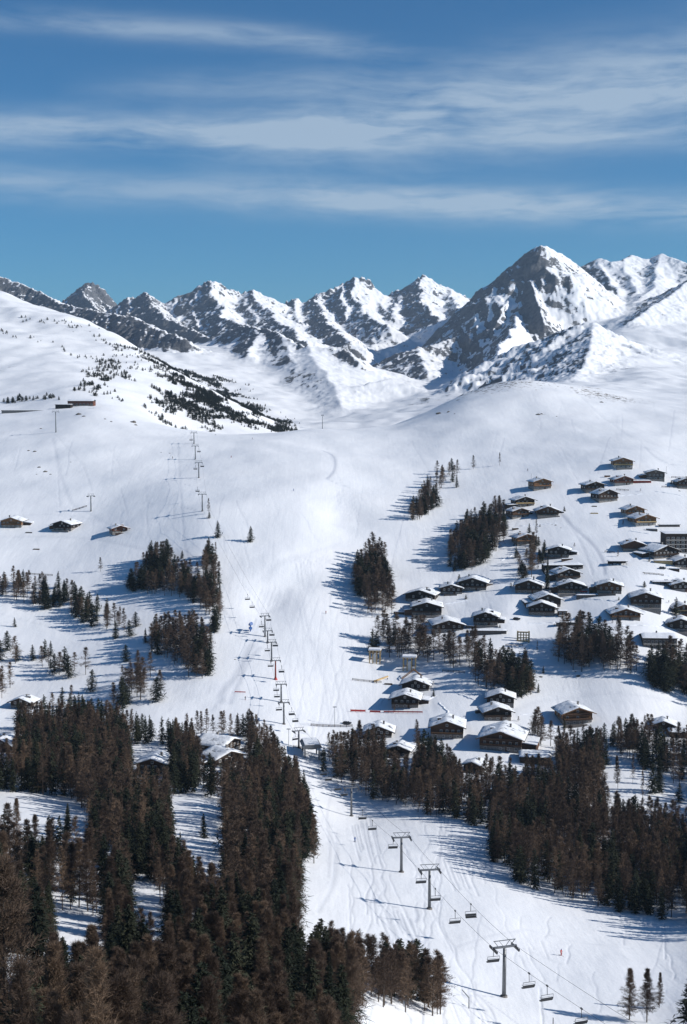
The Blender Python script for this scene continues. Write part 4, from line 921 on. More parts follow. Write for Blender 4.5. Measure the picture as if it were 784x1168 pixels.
CH = [ # px, py, width px, yaw, wood, label, kwargs
 (711,534,23,8,'warm','small sunlit chalet with pale balconies, farthest uphill of the village',dict(balc=2,trim='pale',base='plaster')),
 (619,558.5,26,6,'warm','honey brown chalet standing alone above the dark wedge of wood',dict(balc=1)),
 (679,562,26,6,'dark','dark chalet uphill of its lower neighbour, left of the path of fences',dict(balc=1)),
 (712,553.5,23,5,'red','low reddish chalet with long balcony rows beside the snowy terrace',dict(balc=1,base='plaster',hf=.42)),
 (748,547.5,24,3,'grey','silver grey chalet with flat broad gable high in the village',dict(balc=0,hf=.5,pitch=17)),
 (694,572.5,27,8,'dark','broad dark brown chalet in the snow right below the upper dark one',dict(balc=1)),
 (782,557,22,5,'dark','dark chalet cut by the picture edge level with the snowy terrace',dict(balc=1)),
 (599,578,25,2,'dark','dark chalet with one pale balcony behind the row of two brown ones',dict(trim='pale',balc=1,hf=.44)),
 (594,590.5,22,8,'brown','brown chalet at the left end of the row above the wedge of wood',dict(balc=1)),
 (625,589,28,3,'brown','wide low brown chalet where the winding ditch begins',dict(balc=1,hf=.34)),
 (725,589.5,24,12,'warm','light brown chalet with a tower like shed, upper of a tight pair',dict(balc=2,trim='warm',base='plaster')),
 (737,600,26,10,'warm','light brown chalet with bright balcony bands, lower of a tight pair',dict(balc=2,trim='pale',base='plaster')),
 (601,621,26,10,'warm','warm lit chalet hidden behind the trees under the brown row',dict(balc=1,hf=.45)),
 (637,636,27,2,'black','grey black chalet behind the flat roofed long shed',dict(balc=0,hf=.48)),
 (723,629,29,0,'brown','plain brown barn with a wide door, left of the dark roofed chalet',dict(balc=0,hf=.40,windows=False,pitch=18)),
 (760,637,37,14,'black','large black chalet with yellow planks stacked below its front',dict(balc=1,hf=.34)),
 (781,648,24,0,'black','dark chalet at the right edge above the fenced yard',dict(balc=0,hf=.5)),
 (649,662,33,2,'dark','wide dark chalet under the flat roofed long shed',dict(balc=1,hf=.36)),
 (603,677,33,0,'dark','dark chalet left of the very narrow black spruce',dict(balc=1,hf=.42)),
 (652,677,31,0,'black','dark chalet right of the narrow spruce with a red patch at its corner',dict(balc=1,hf=.42)),
 (695,677.5,33,2,'brown','brown chalet with a simple broad gable beside the long snow wall',dict(balc=0,hf=.42)),
 (779,675,28,-8,'black','black chalet at the right edge with long shadows to its side',dict(balc=0,hf=.40)),
 (625,694,34,0,'black','rear one of two black chalets standing close together',dict(balc=0,hf=.45)),
 (618,702.5,35,0,'black','front one of two black chalets standing close together',dict(balc=1,hf=.42)),
 (737,693.5,40,0,'dark','largest dark chalet of the village with two balcony rows',dict(balc=2,hf=.42,trim='dark')),
 (714,707,35,-2,'brown','chalet with a bright honey coloured panel in its gable below the largest chalet',dict(balc=1,hf=.30,trim='warm')),
 (780,700.5,26,-6,'brown','brown chalet at the right edge behind a dark spruce',dict(balc=1,hf=.40,trim='pale')),
 (777,721,34,-10,'black','black chalet at the right edge just above the long grey hotel',dict(balc=0,hf=.42)),
 (479,687,36,-8,'black','black chalet at the left end of the lower row with a snowy roof',dict(balc=0,hf=.36)),
 (515,678,29,-2,'dark','smaller dark chalet squeezed between two larger ones in the lower row',dict(balc=0,hf=.36)),
 (539,674,34,-6,'black','black chalet with little trees on the ridge line behind it',dict(balc=1,hf=.42)),
 (487,703,36,-12,'black','black chalet with a ramp of snow to its right',dict(balc=1,hf=.44)),
 (554,714,34,-8,'black','black chalet standing above a long low stone terrace',dict(balc=1,hf=.46)),
 (512,721,36,-2,'dark','low dark chalet half hidden by bare trees',dict(balc=0,hf=.34)),
 (474,789,37,-4,'black','black chalet behind another one near the wooden play towers',dict(balc=0,hf=.34)),
 (462,808,36,-6,'black','black chalet behind the red and white fence',dict(balc=1,hf=.46)),
 (510,843,43,-16,'brown','brown chalet with lit balconies rising out of the wood edge',dict(balc=2,hf=.48,trim='warm')),
 (571,806,38,-4,'black','rear one of two dark chalets above the brown one in the wood edge',dict(balc=0,hf=.40)),
 (568,822,39,-4,'black','front one of two dark chalets above the brown one in the wood edge',dict(balc=1,hf=.40)),
 (571,857,52,-14,'brown','big brown chalet with three balcony bands at the wood edge',dict(balc=2,hf=.42,trim='brown',snow=.8)),
 (659,827,37,-3,'warm','tall warm brown chalet standing alone above the right wood',dict(balc=2,hf=.56,trim='brown')),
 (455,862,30,-22,'dark','chalet with a wide snow roof sunk in the right wood',dict(balc=0,hf=.36,snow=.9)),
 (540,880,26,-30,'dark','small snow covered roof poking out of the trees left of the big chalet',dict(balc=0,hf=.4,snow=.9)),
 (432,842,36,-16,'dark','snow roofed chalet mostly hidden behind dark spruces below the red fence',dict(balc=0,hf=.34,snow=.9)),
 (757,834,26,-6,'dark','snowy roofed chalet deep in the trees at the right',dict(balc=0,hf=.40,snow=.8)),
 (13,602,25,4,'warm','sunlit honey coloured hut at the left picture edge',dict(balc=1,hf=.44,group=None)),
 (71,605.5,27,-14,'black','black hut with white window shutters alone on the left hillside',dict(balc=1,hf=.40,group=None,shut=False)),
 (137,608,20,30,'red','small hut with a bluish snow roof and orange wall on the left hillside',dict(balc=0,hf=.40,group=None)),
 (174,884,40,-10,'brown','brown gabled chalet with a flat snow roof in the middle of the left wood',dict(balc=1,hf=.46,group=None,snow=.8,pitch=16)),
 (262,874,44,38,'dark','chalet with one broad snow roof plane facing us in the left wood',dict(balc=0,hf=.36,group=None,snow=.9)),
 (264,858,44,50,'dark','long snow covered roof behind the broad roofed chalet in the left wood',dict(balc=0,hf=.34,group=None,snow=.9)),
 (24,808,30,-20,'dark','half hidden hut with a snow roof between trees at the left edge',dict(balc=0,hf=.36,group=None)),
 (2,857,36,-24,'dark','cut off snow roof at the left picture edge above the big wood',dict(balc=0,hf=.36,group=None,snow=.9)),
]
def build_houses():
    for i, (px, py, wpx, yaw, wood, lab, kw) in enumerate(CH):
        kw = dict(kw)
        if kw.get('group', WARM) is None: kw['group'] = 'huts and chalets outside the village'
        chalet(px, py, wpx, yaw, wood, lab, seed=i + 1, **kw)
def flat_building(name, cat, px, py, wpx, yaw, label, h, depth, wood, roof_t=.5, pane_rows=0, cols=0, roof='snow', legs=False, base=None, pitched=0.0):
    g = ground(px, py); w = wpx * g.y / F; t = empty(name, (g.x, g.y, g.z), math.radians(yaw)); tag(t, label, cat)
    hw = w / 2; mb = MB()
    if legs:
        for i in range(6):
            x = -hw + .2 + i * (w - .4) / 5
            for y in (.1, depth - .1): MB().box(x - .1, x + .1, y - .1, y + .1, -2, h).build('post', W[wood], t)
        MB().box(-hw, hw, depth - .3, depth - .22, .1, h).build('back_wall', W[wood], t)
    else:
        mb.box(-hw, hw, 0, depth, -4, h); mb.build('wall', base or W[wood], t)
    r_ = MB().prism([(-hw - .5, h + .002), (hw + .5, h + .002), (hw + .5, h + .25), (-hw - .5, h + .25)], -.7, depth + .5).build('roof', M_ROOF, t)
    hh = h + .253; ny = 6; nx = 14; vs = []; fs = []; R = random.Random(int(px))
    for j in range(ny + 1):
        for i in range(nx + 1):
            e = i in (0, nx) or j in (0, ny); vs.append((-hw - .45 + (w + .9) * i / nx, -.6 + (depth + 1.0) * j / ny, hh + (0 if e else roof_t * R.uniform(.75, 1.15)) + pitched * depth * (1 - abs(2 * j / ny - 1)) * .5))
    for j in range(ny):
        for i in range(nx): a = j * (nx + 1) + i; fs.append((a, a + 1, a + nx + 2, a + nx + 1))
    MB().add(vs, fs).build('roof_snow', M_SNOW, r_, True)
    for rz in range(pane_rows):
        z = 1.0 + rz * 2.7
        MB().box(-hw + .1, hw - .1, -1.0, -.003, z - .62, z - .46).build('balcony', M_WHITE, t)
        for i in range(cols): window(t, -hw + (i + .5) * w / cols, z, 0, w / cols * .5, 1.3)
    return t, g, w
def build_misc_buildings():
    t, g, w = flat_building('hotel', 'hotel', 753, 741, 39, -3, 'long grey hotel with rows of windows and a flat snowy roof', 6.2, 12, 'grey', .5, 2, 9, pitched=.25)
    MB().box(w * .02, w * .48, -1.35, -1.02, .3, 1.2).build('terrace_parapet', M_WHITE, t)
    MB().box(w * -.08, w * -.04, 5.6, 6.4, 6.2, 9.4).build('chimney', M_STONE, t)
    t, g, w = flat_building('apartment_building', 'building', 782, 631, 46, 0, 'big dark brown flat block at the right edge of the upper village', 12.5, 15, 'dark', .3, 4, 8)
    flat_building('long_shed', 'shed', 643, 652, 45, 4, 'long low shed with a flat snow roof behind the wide dark chalet', 4.0, 8, 'black', .7, 1, 7)
    flat_building('open_shelter', 'shelter', 705, 645, 21, 0, 'low open shelter on posts with two snowy shelves beside the path', 2.6, 4, 'black', .3, legs=True)
    flat_building('open_shelter', 'shelter', 756, 668, 22, 0, 'small open carport beside the dark hut near the right edge', 2.2, 5, 'black', .3, legs=True)
    flat_building('annex', 'annex', 585, 581, 12, 14, 'small bluish annex with a snow roof at the left of the brown row', 3.2, 7, 'black', .5)
    flat_building('annex', 'annex', 562, 592, 11, 14, 'little dark hut at the top of the dark wedge of wood', 3.0, 6, 'black', .5)
    flat_building('stone_terrace', 'terrace', 557, 724, 42, -3, 'long low stone terrace wall under the black chalet', 2.2, 4, 'dark', .5, base=M_DARKWALL)
    flat_building('stone_terrace', 'terrace', 729, 551, 28, 0, 'snowy terrace with red railings between the reddish and grey chalets', 1.6, 7, 'red', .4, base=M_RUST)
    flat_building('garage', 'garage', 611, 872, 36, -6, 'low wide garage under thick snow beside the big brown chalet', 3.2, 11, 'dark', .9)
    flat_building('garage', 'garage', 777, 842, 26, -4, 'low snow covered garage in the trees at the right edge', 2.8, 8, 'dark', .8)
    flat_building('garage', 'garage', 642, 703, 10, 0, 'tiny pale annex right of the two black chalets', 3.0, 4, 'brown', .3, 1, 2)
    flat_building('wood_store', 'wood store', 757, 643, 20, -4, 'open store of yellow planks below the large black chalet', 1.8, 2.5, 'pale', .2)
    flat_building('stone_terrace', 'terrace', 650, 713, 30, 3, 'long low dark wall with snow on top above the broad copse', 1.4, 2, 'dark', .35, base=M_DARKWALL)
    flat_building('stone_terrace', 'terrace', 675, 681, 34, 2, 'low dark retaining wall along the lane in mid village', 1.1, 2, 'dark', .35, base=M_DARKWALL)
    flat_building('stone_terrace', 'terrace', 764, 601, 24, 6, 'dark low wall above the big flat block', 1.4, 2, 'dark', .3, base=M_DARKWALL)
    # mountain hut on the left knoll, eaves side towards us
    t, g, w = flat_building('mountain_hut', 'mountain hut', 92, 463, 30, -6, 'reddish brown mountain hut on the rim of the left knoll', 5.0, 9, 'red', .5, 1, 7, pitched=.3)
    flat_building('mountain_hut', 'mountain hut', 72, 466, 18, -8, 'dark low annex left of the reddish mountain hut on the knoll', 4.0, 7, 'black', .5)
    flat_building('stone_terrace', 'terrace', 28, 470, 52, 0, 'long pale terrace strip on the knoll left of the mountain hut', 1.6, 5, 'dark', .4, base=M_STONE)
build_houses(); build_misc_buildings()
# ---------------------------------------------------------------- chair lifts
def pylon(name, base, top_z, heading, label, gauge=5.4, red=False, single=False, group='pylons of the main chair lift'):
    """base: foot, top_z: height of the ropes, heading: direction of the line in plan"""
    h = top_z - base.z; t = empty(name, base, heading); tag(t, label, 'lift pylon', group)
    MB().tube([(0, 0, -2), (0, 0, h * .5), (0, 0, h)], [.50, .42, .34], 12).build('pole', M_RUST if red else M_STEEL, t, True)
    if red:
        MB().tube([(0, 0, -.3), (0, 0, 1.0)], [1.1, .62], 12).build('footing', M_RED, t)
    else: MB().tube([(0, 0, -.6), (0, 0, .35)], [.95, .8], 12).build('footing', M_STONE, t)
    g2 = gauge / 2; mb = MB(); mb.box(-g2 - .3, g2 + .3, -.22, .22, h, h + .42); mb.build('cross_arm', M_STEEL, t)
    for s in (-1, 1):
        mb = MB(); mb.box(s * g2 - .12, s * g2 + .12, -2.1, 2.1, h - .45, h - .10)
        for k in range(6):
            y = -1.9 + k * .76; mb.tube([(s * g2 - .17, y, h - .05), (s * g2 + .17, y, h - .05)], .26, 10)
        mb.build('sheave_train', M_DARKSTEEL, t)
    mb = MB(); hi = h + 1.75                     # the maintenance frame over the arm
    for s in (-1, 1):
        mb.bar((s * g2 * .55, 0, h + .3), (s * g2 * .95, 0, hi), .14); mb.bar((s * .2, 0, h + .3), (s * g2 * .5, 0, hi), .10)
    mb.bar((-g2 * 1.0, 0, hi), (g2 * 1.0, 0, hi), .16); mb.build('lifting_frame', M_STEEL, t)
    mb = MB()
    for s in (-.22, .22): mb.bar((s, -.62, .5), (s, -.50, h), .05)
    k = .8
    while k < h: mb.bar((-.22, -.60, k), (.22, -.60, k), .035); k += .45
    mb.build('ladder', M_DARKSTEEL, t); return t
def lift_chair(top, heading, label, group, wide=2.9):
    """four seat chair hanging from the rope at top"""
    t = empty('lift_chair', top, heading); tag(t, label, 'lift chair', group)
    mb = MB(); mb.box(-.14, .14, -.35, .35, -.12, .14); mb.tube([(0, 0, 0), (0, .05, -.7), (0, .12, -1.9)], .07, 8); mb.build('hanger', M_DARKSTEEL, t)
    w = wide / 2; mb = MB(); mb.tube([(-w, .12, -1.9), (w, .12, -1.9)], .07, 8)
    for s in (-1, 1): mb.tube([(s * w * .98, .12, -1.9), (s * w * 1.0, .05, -2.9), (s * w, -.35, -3.35), (s * w, -.75, -3.35)], .05, 8)
    mb.build('frame', M_STEEL, t)
    MB().box(-w + .06, w - .06, -.72, -.12, -3.36, -3.18).build('seat', M_DARKSTEEL, t)
    mb = MB(); mb.add([(-w + .06, -.12, -3.2), (w - .06, -.12, -3.2), (w - .06, .10, -2.55), (-w + .06, .10, -2.55), (-w + .06, -.02, -3.2), (w - .06, -.02, -3.2), (w - .06, .20, -2.55), (-w + .06, .20, -2.55)], [(0,1,2,3),(5,4,7,6),(0,4,5,1),(1,5,6,2),(2,6,7,3),(3,7,4,0)]); mb.build('backrest', M_DARKSTEEL, t)
    mb = MB(); mb.tube([(-w + .1, -.75, -2.75), (w - .1, -.75, -2.75)], .035, 6)
    for s in (-1, 1): mb.bar((s * (w - .12), .1, -2.6), (s * (w - .12), -.75, -2.75), .05)
    mb.build('safety_bar', M_STEEL, t); return t
def rope_pts(a, b, sag, n=14):
    return [a.lerp(b, i / n) - Vector((0, 0, sag * 4 * (i / n) * (1 - i / n))) for i in range(n + 1)]
def build_lift(pyl, labels, name, chairs, chair_group, ext0=None, ext1=None, gauge=5.4, kind_group='', skip_red=None, rope_r=.035, rope_label=''):
    """pyl: (column, foot row, top row)"""
    bases = [ground(px, pb) for px, pb, pt in pyl]; tops = []
    for (px, pb, pt), b in zip(pyl, bases):
        u, e = ray(px, pt); tops.append(Vector((b.x, b.y, e * b.y)))
    line = ([ext0] if ext0 is not None else []) + tops + ([ext1] if ext1 is not None else [])
    k0 = 1 if ext0 is not None else 0
    for i, (b, tp) in enumerate(zip(bases, tops)):
        a = line[max(0, i + k0 - 1)]; c = line[min(len(line) - 1, i + k0 + 1)]; d = c - a; hd = math.atan2(-d.x, d.y)
        pylon('lift_pylon', b, tp.z, hd, labels[i], gauge, red=(i == skip_red), group=kind_group)
    sides = {}
    for s in (-1, 1):
        pts = []
        for i in range(len(line)):
            a = line[max(0, i - 1)]; c = line[min(len(line) - 1, i + 1)]; d = (c - a); d.z = 0; d.normalize(); r = Vector((d.y, -d.x, 0))
            pts.append(line[i] + r * s * gauge / 2 + Vector((0, 0, .22)))
        full = []
        for a, b in zip(pts[:-1], pts[1:]): full += rope_pts(a, b, (b - a).length * .012)[:-1]
        full.append(pts[-1]); sides[s] = full
    for s in (-1, 1):
        o = MB().tube(sides[s], rope_r, 5).build('haul_rope', M_DARKSTEEL); tag(o, rope_label % ('left' if s < 0 else 'right'), 'cable')
    used = []
    for j, (cx, cy, lab) in enumerate(chairs):
        best = None
        for s in (-1, 1):
            f = sides[s]
            for a, b in zip(f[:-1], f[1:]):
                for k in range(8):
                    p = a.lerp(b, k / 8); q = proj(p.x, p.y, p.z - 3.0); dd = math.hypot(q[0] - cx, (q[1] - cy) * 1.0) + (1e3 if any((p - z).length < 7 for z in used) else 0)
                    if best is None or dd < best[0]: best = (dd, p, s, b - a)
        d = best[3]; used.append(best[1]); lift_chair(best[1], math.atan2(-d.x, d.y) + (0 if best[2] > 0 else math.pi) + math.radians(RND.uniform(-4, 4)), lab, chair_group)
    return line
LOW = [(575,1137,1081),(490,1037,993),(458,995,956),(401,931,899)]
UP = [(341,853,834),(324,826,802),(321,801,781),(314.5,775,754),(310,754,733),(305.5,733,720),(302.5,726,703)]
TOP = [(231,583,564),(227,545,528),(223,524,509),(221.5,506,494)]
def build_lifts():
    g = ground(575, 1137); far = g + Vector((36, -88, 4))
    L0 = ['nearest lift pylon, standing clear near the bottom of the piste', 'second nearest lift pylon with a chair passing at its left', 'third lift pylon up the lower piste beside the long tree shadows', 'thin lift pylon on the shaded edge just below the valley station']
    lowch = [(561,1100,'lift chair hanging right beside the nearest pylon'),(608,1118,'lift chair on the right rope just below the nearest pylon'),(600,1139,'lowest complete lift chair on the left rope'),
      (521,1051,'lift chair on the left rope midway between the two nearest pylons'),(539,1045,'lift chair on the right rope midway between the two nearest pylons'),(483,1005,'lift chair beside the head of the second nearest pylon'),
      (497.5,1025,'lift chair in front of the shaft of the second nearest pylon'),(447,968,'lift chair left of the head of the third pylon'),(426,945,'lift chair just above the third pylon'),(417,931,'lift chair one place above the one over the third pylon'),
      (393,907,'lift chair next to the thin pylon in the shade'),(382,904,'lift chair in the shade left of the thin pylon'),(370,894,'lift chair close below the valley station'),(358,893,'lift chair leaving the valley station in the shade'),(665,1166,'lift chair cut by the bottom picture edge')]
    st = ground(356, 866); stt = st + Vector((0, 0, 6.0))
    build_lift(LOW, L0, 'low', lowch, 'chairs of the lower chair lift', ext0=far + Vector((0, 0, 14)), ext1=stt, kind_group='pylons of the lower chair lift', rope_label='steel haul rope of the lower chair lift, %s one of the two')
    L1 = ['pylon at the foot of the upper lift next to the valley station','second pylon of the upper lift above the valley station','third pylon of the upper lift crowded behind the second','pylon with a red painted foot on the upper lift','pylon right above the red footed one','short pylon almost hidden behind the group of chairs','pylon at the top of the visible lower string on the upper lift']
    upch = [(304,742.5,'chair left of the pylon above the red footed one'),(308,760,'chair at the left of the red footed pylon'),(322,766,'chair at the right of the red footed pylon'),(316.5,787,'chair on the left rope below the red foot'),(314,795,'chair just lower than its close neighbour below the red foot'),
      (318,810,'chair at the left of the second pylon above the valley station'),(332,810,'chair at the right of the second pylon above the valley station'),(332.5,817,'chair under the one right of the second pylon'),(298,715,'chair left of the topmost pylon of the string'),(307,708,'chair right of the topmost pylon of the string'),
      (311,724,'chair on the right rope behind the short pylon'),(315,736,'chair on the right rope above the red footed pylon'),(281,685,'chair far up the line between piste and left copse'),(288,693,'chair below the far single one between piste and copse'),(343,859,'chair just arriving at the valley station'),(336,844,'chair beside the foot of the upper lift')]
    e1 = ground(236, 600); e1t = Vector((e1.x, e1.y, e1.z + 11))
    build_lift(UP, L1, 'up', upch, 'chairs of the upper chair lift', ext0=stt + Vector((0, 3, 0)), ext1=e1t, gauge=5.0, kind_group='pylons of the upper chair lift', skip_red=3, rope_label='steel haul rope of the upper chair lift, %s one of the two')
    L2 = ['lowest of the four pylons on the bright upper slope','second pylon from below on the bright upper slope','third pylon from below on the bright upper slope','highest pylon on the bright upper slope near the skyline']
    tch = [(217,502,'chair left of the highest pylon near the skyline'),(228,515,'chair right of the second highest pylon'),(232,532,'chair right of the pylon head in mid slope'),(221,535,'chair left of the pylon in mid slope'),(228,560,'chair above the lowest pylon of the bright slope')]
    c0 = ground(219.5, 493); build_lift(TOP, L2, 'top', tch, 'chairs on the bright upper slope', ext0=e1t, ext1=c0 + Vector((0, 25, 6)), gauge=5.4, kind_group='pylons on the bright upper slope', rope_label='steel haul rope climbing the bright upper slope, %s one of the two', rope_r=.03)
    # drag lift on the left hill
    a = ground(104, 583); u, e = ray(104, 566)
    pylon('lift_pylon', a, e * a.y, .5, 'lone T shaped lift pylon on the left hillside above the huts', 5.0, group=None)
    a = ground(64, 493); u, e = ray(64, 470); pylon('lift_pylon', a, e * a.y, .2, 'pale lift pylon below the mountain hut on the knoll', 6.0, group=None)
    a = ground(368, 489); u, e = ray(372, 474); pylon('lift_pylon', a, e * a.y, .2, 'tiny lift pylon standing on the skyline of the saddle', 3.0, group=None)
    # valley station
    t = empty('lift_station', st, math.radians(8)); tag(t, 'small glass and steel valley station of the chair lift', 'lift station')
    for x in (-3.2, 3.2):
        for y in (0, 9): MB().box(x - .3, x + .3, y - .3, y + .3, -3, 5.2).build('column', M_STEEL, t)
    r_ = MB().prism([(-4.2, 5.202), (4.2, 5.202), (4.4, 5.9), (3.4, 6.9), (-3.4, 6.9), (-4.4, 5.9)], -1.5, 11).build('roof', M_STEEL, t)
    MB().box(-3.3, 3.3, -1.3, 10.8, 6.903, 7.3).build('roof_snow', M_SNOW, r_)
    MB().tube([(0, 2, 4.6), (0, 2, 5.0)], 2.5, 24).build('bull_wheel', M_DARKSTEEL, t)
    c = MB().box(3.8, 6.6, 1, 4, -2, 3.0).build('control_cabin', M_WHITE, t); MB().box(3.95, 6.45, .95, .998, 1.2, 2.4).build('window', M_GLASS, c)
build_lifts()
# ---------------------------------------------------------------- timber play towers, frame, fences and small things
def play_tower(px, py, wpx, hpx, label):
    g = ground(px, py); k = g.y / F; w = wpx * k / 2; h = hpx * k; t = empty('play_tower', g, math.radians(-6)); tag(t, label, 'wooden tower')
    for i, x in enumerate((-w, -w * .36, w * .36, w)):
        for y in (0, w * 1.6): MB().box(x - .28, x + .28, y - .28, y + .28, -2, h * .82).build('post', W['pale'], t)
    MB().box(-w * .30, w * .30, .05, .2, h * .05, h * .62).build('panel', M_WHITE, t)
    for z in (h * .70, h * .30): MB().box(-w, w, .30, .42, z, z + .3).build('crossbeam', W['warm'], t)
    r_ = MB().box(-w - .6, w + .6, -.6, w * 1.6 + .6, h * .822, h * .86).build('roof', W['pale'], t)
    MB().box(-w - .5, w + .5, -.5, w * 1.6 + .5, h * .862, h * .95).build('roof_snow', M_SNOW, r_)
play_tower(427.5, 757, 12, 18, 'yellow wooden play tower at the piste edge, the darker one with a lean snow cap')
play_tower(467, 765, 14, 18, 'pale wooden play tower with a square doorway above the black chalets')
def pole_roof(px, py, wpx, hpx, label):
    g = ground(px, py); k = g.y / F; w = wpx * k / 2; h = hpx * k; t = empty('pole_tent', g); tag(t, label, 'pole frame')
    for s in (-1, 1):
        MB().bar((0, 0, h), (s * w, -2, -.4), .4).build('rafter', W['warm'], t); MB().bar((0, 3, h), (s * w, 1, -.4), .3).build('rafter', W['warm'], t)
    MB().bar((0, -1, h), (0, 4, h), .25).build('ridge_pole', W['warm'], t)
pole_roof(472, 773, 28, 9, 'low tent shaped frame of brown poles in front of the pale play tower')
g = ground(436, 777); t = empty('log_rail', g, .5); tag(t, 'yellowish log rail lying beside the play towers', 'rail')
MB().bar((-5, 0, .5), (6, 4, 1.3), .7).build('log', W['pale'], t)
for x in (-4, 4): MB().bar((x, x * .3, -1), (x, x * .3, 1.2), .3).build('post', W['dark'], t)
g = ground(597, 732); k = g.y / F; t = empty('timber_frame', g, math.radians(-8)); tag(t, 'square open timber frame full of wooden bars alone in the snow', 'timber frame'); w = 6.5 * k; h = 11.5 * k
for x in (-w, w):
    for y in (0, 3): MB().box(x - .42, x + .42, y - .42, y + .42, -2, h).build('post', W['pale'], t)
for z in (.2, h - .5): MB().box(-w + .43, w - .43, -.3, .3, z, z + .7).build('beam', W['pale'], t)
mb = MB()
for q in (-.45, .05, .5): mb.box(w * q - .3, w * q + .3, .32, .6, .3, h - .3)
for q in (.35, .62): mb.box(-w + .3, w - .3, .52, .75, h * q, h * q + .5)
mb.build('lattice', W['pale'], t)
def banner(px0, px1, py, label, hgt=1.3):
    a = ground(px0, py); b = ground(px1, py + .5); d = b - a; n = max(2, int(d.length / 2.4)); t = empty('safety_fence', a, math.atan2(d.y, d.x)); tag(t, label, 'safety fence', 'red safety fences above the wood'); Ln = math.hypot(d.x, d.y); dz = d.z / Ln
    for i in range(n + 1):
        x = Ln * i / n; MB().box(x - .06, x + .06, -.06, .06, dz * x - .5, dz * x + hgt + .2).build('post', M_RED, t)
    mb = MB(); mb.add([(0, -.08, .35), (Ln, -.08, dz * Ln + .35), (Ln, -.08, dz * Ln + hgt), (0, -.08, hgt), (0, -.12, .35), (Ln, -.12, dz * Ln + .35), (Ln, -.12, dz * Ln + hgt), (0, -.12, hgt)], [(1,0,3,2),(4,5,6,7),(0,1,5,4),(2,3,7,6),(3,0,4,7),(1,2,6,5)]); mb.build('netting', M_RED, t)
banner(400, 417, 812, 'short red safety fence lying nearest to the piste'); banner(422, 434, 813, 'short red safety fence in the middle of the row'); banner(438, 482, 813, 'long red safety fence in front of the black chalet', 1.0)
banner(268, 280, 790, 'faint red net across the double track left of the lift', .8)
def stick(kind, cat, px, py, hpx, label, mat=None, r=.12, extra=None):
    g = ground(px, py); h = hpx * g.y / F; t = empty(kind, g); tag(t, label, cat); MB().tube([(0, 0, -1), (0, 0, h)], [r, r * .7], 8).build('pole', mat or M_STEEL, t)
    if extra == 'lamp': MB().box(-.9, .9, -.25, .25, h, h + .3).build('lamp_head', M_STEEL, t)
    if extra == 'lance': MB().tube([(0, 0, h), (-1.6, -1, h + 2.2)], [.16, .1], 8).build('nozzle', M_STEEL, t)
    if extra == 'flag': MB().box(0, 1.0, -.03, .03, h - .8, h).build('flag', M_RED, t)
    return t
stick('street_lamp', 'lamp', 382, 828, 22, 'tall thin lamp post beside the dark bank at the piste foot', extra='lamp')
stick('street_lamp', 'lamp', 329.5, 857, 26, 'slender single lamp post left of the valley station', extra='lamp')
stick('snow_lance', 'snow lance', 535, 1150, 13, 'thin snow lance standing among tracks near the bottom edge', M_DARKSTEEL, extra='lance')
stick('snow_lance', 'snow lance', 631, 1172, 12, 'tip of a pole at the bottom edge under the lift ropes', M_DARKSTEEL)
stick('marker_post', 'post', 163, 641, 10, 'small marker post on the left hillside beside the ropeway', M_DARKSTEEL)
stick('marker_post', 'post', 130, 810, 16, 'bare dark stake in front of the small copse', M_DARKSTEEL, .18)
stick('flag_pole', 'flag pole', 606, 548, 8, 'thin pole on the slope above the brown row', M_DARKSTEEL, .1)
stick('flag_pole', 'flag pole', 760, 541, 9, 'thin pole behind the silver grey chalet', M_DARKSTEEL, .1)
def snow_gun(px, py, label):
    g = ground(px, py); t = empty('snow_cannon', g, .4); tag(t, label, 'snow cannon'); MB().tube([(0, 0, -.5), (0, 0, 3.6)], .35, 10).build('mast', M_BLUE, t)
    MB().tube([(-.2, .9, 3.7), (.1, -1.3, 4.6)], [.8, 1.05], 16).build('barrel', M_BLUE, t); MB().box(-.8, .8, -.5, .9, 1.0, 2.4).build('compressor', M_BLUE, t)
snow_gun(286, 720, 'blue snow cannon on a mast at the head of the double track')
def drift_fence(p0, p1, label, h=1.2, name='rail_fence', mat='dark', grp='wooden fences and dark banks in the snow'):
    a = ground(*p0); b = ground(*p1); L_ = math.hypot(b.x - a.x, b.y - a.y); t = empty(name, a, math.atan2(b.y - a.y, b.x - a.x)); tag(t, label, 'fence', grp); n = max(2, int(L_ / 3)); dz = (b.z - a.z) / L_
    ca, sa = (b.x - a.x) / L_, (b.y - a.y) / L_
    hs = [float(height(np.array([a.x + ca * L_ * i / n]), np.array([a.y + sa * L_ * i / n]))[0]) - a.z for i in range(n + 1)]
    for i in range(n + 1): x = L_ * i / n; MB().box(x - .09, x + .09, -.09, .09, hs[i] - .5, hs[i] + h).build('post', W[mat], t)
    mb = MB()
    for i in range(n):
        for q in (.35, .65, .95): mb.bar((L_ * i / n, -.13, hs[i] + h * q), (L_ * (i + 1) / n, -.13, hs[i + 1] + h * q), .06, .16)
    mb.build('railing', W[mat], t)
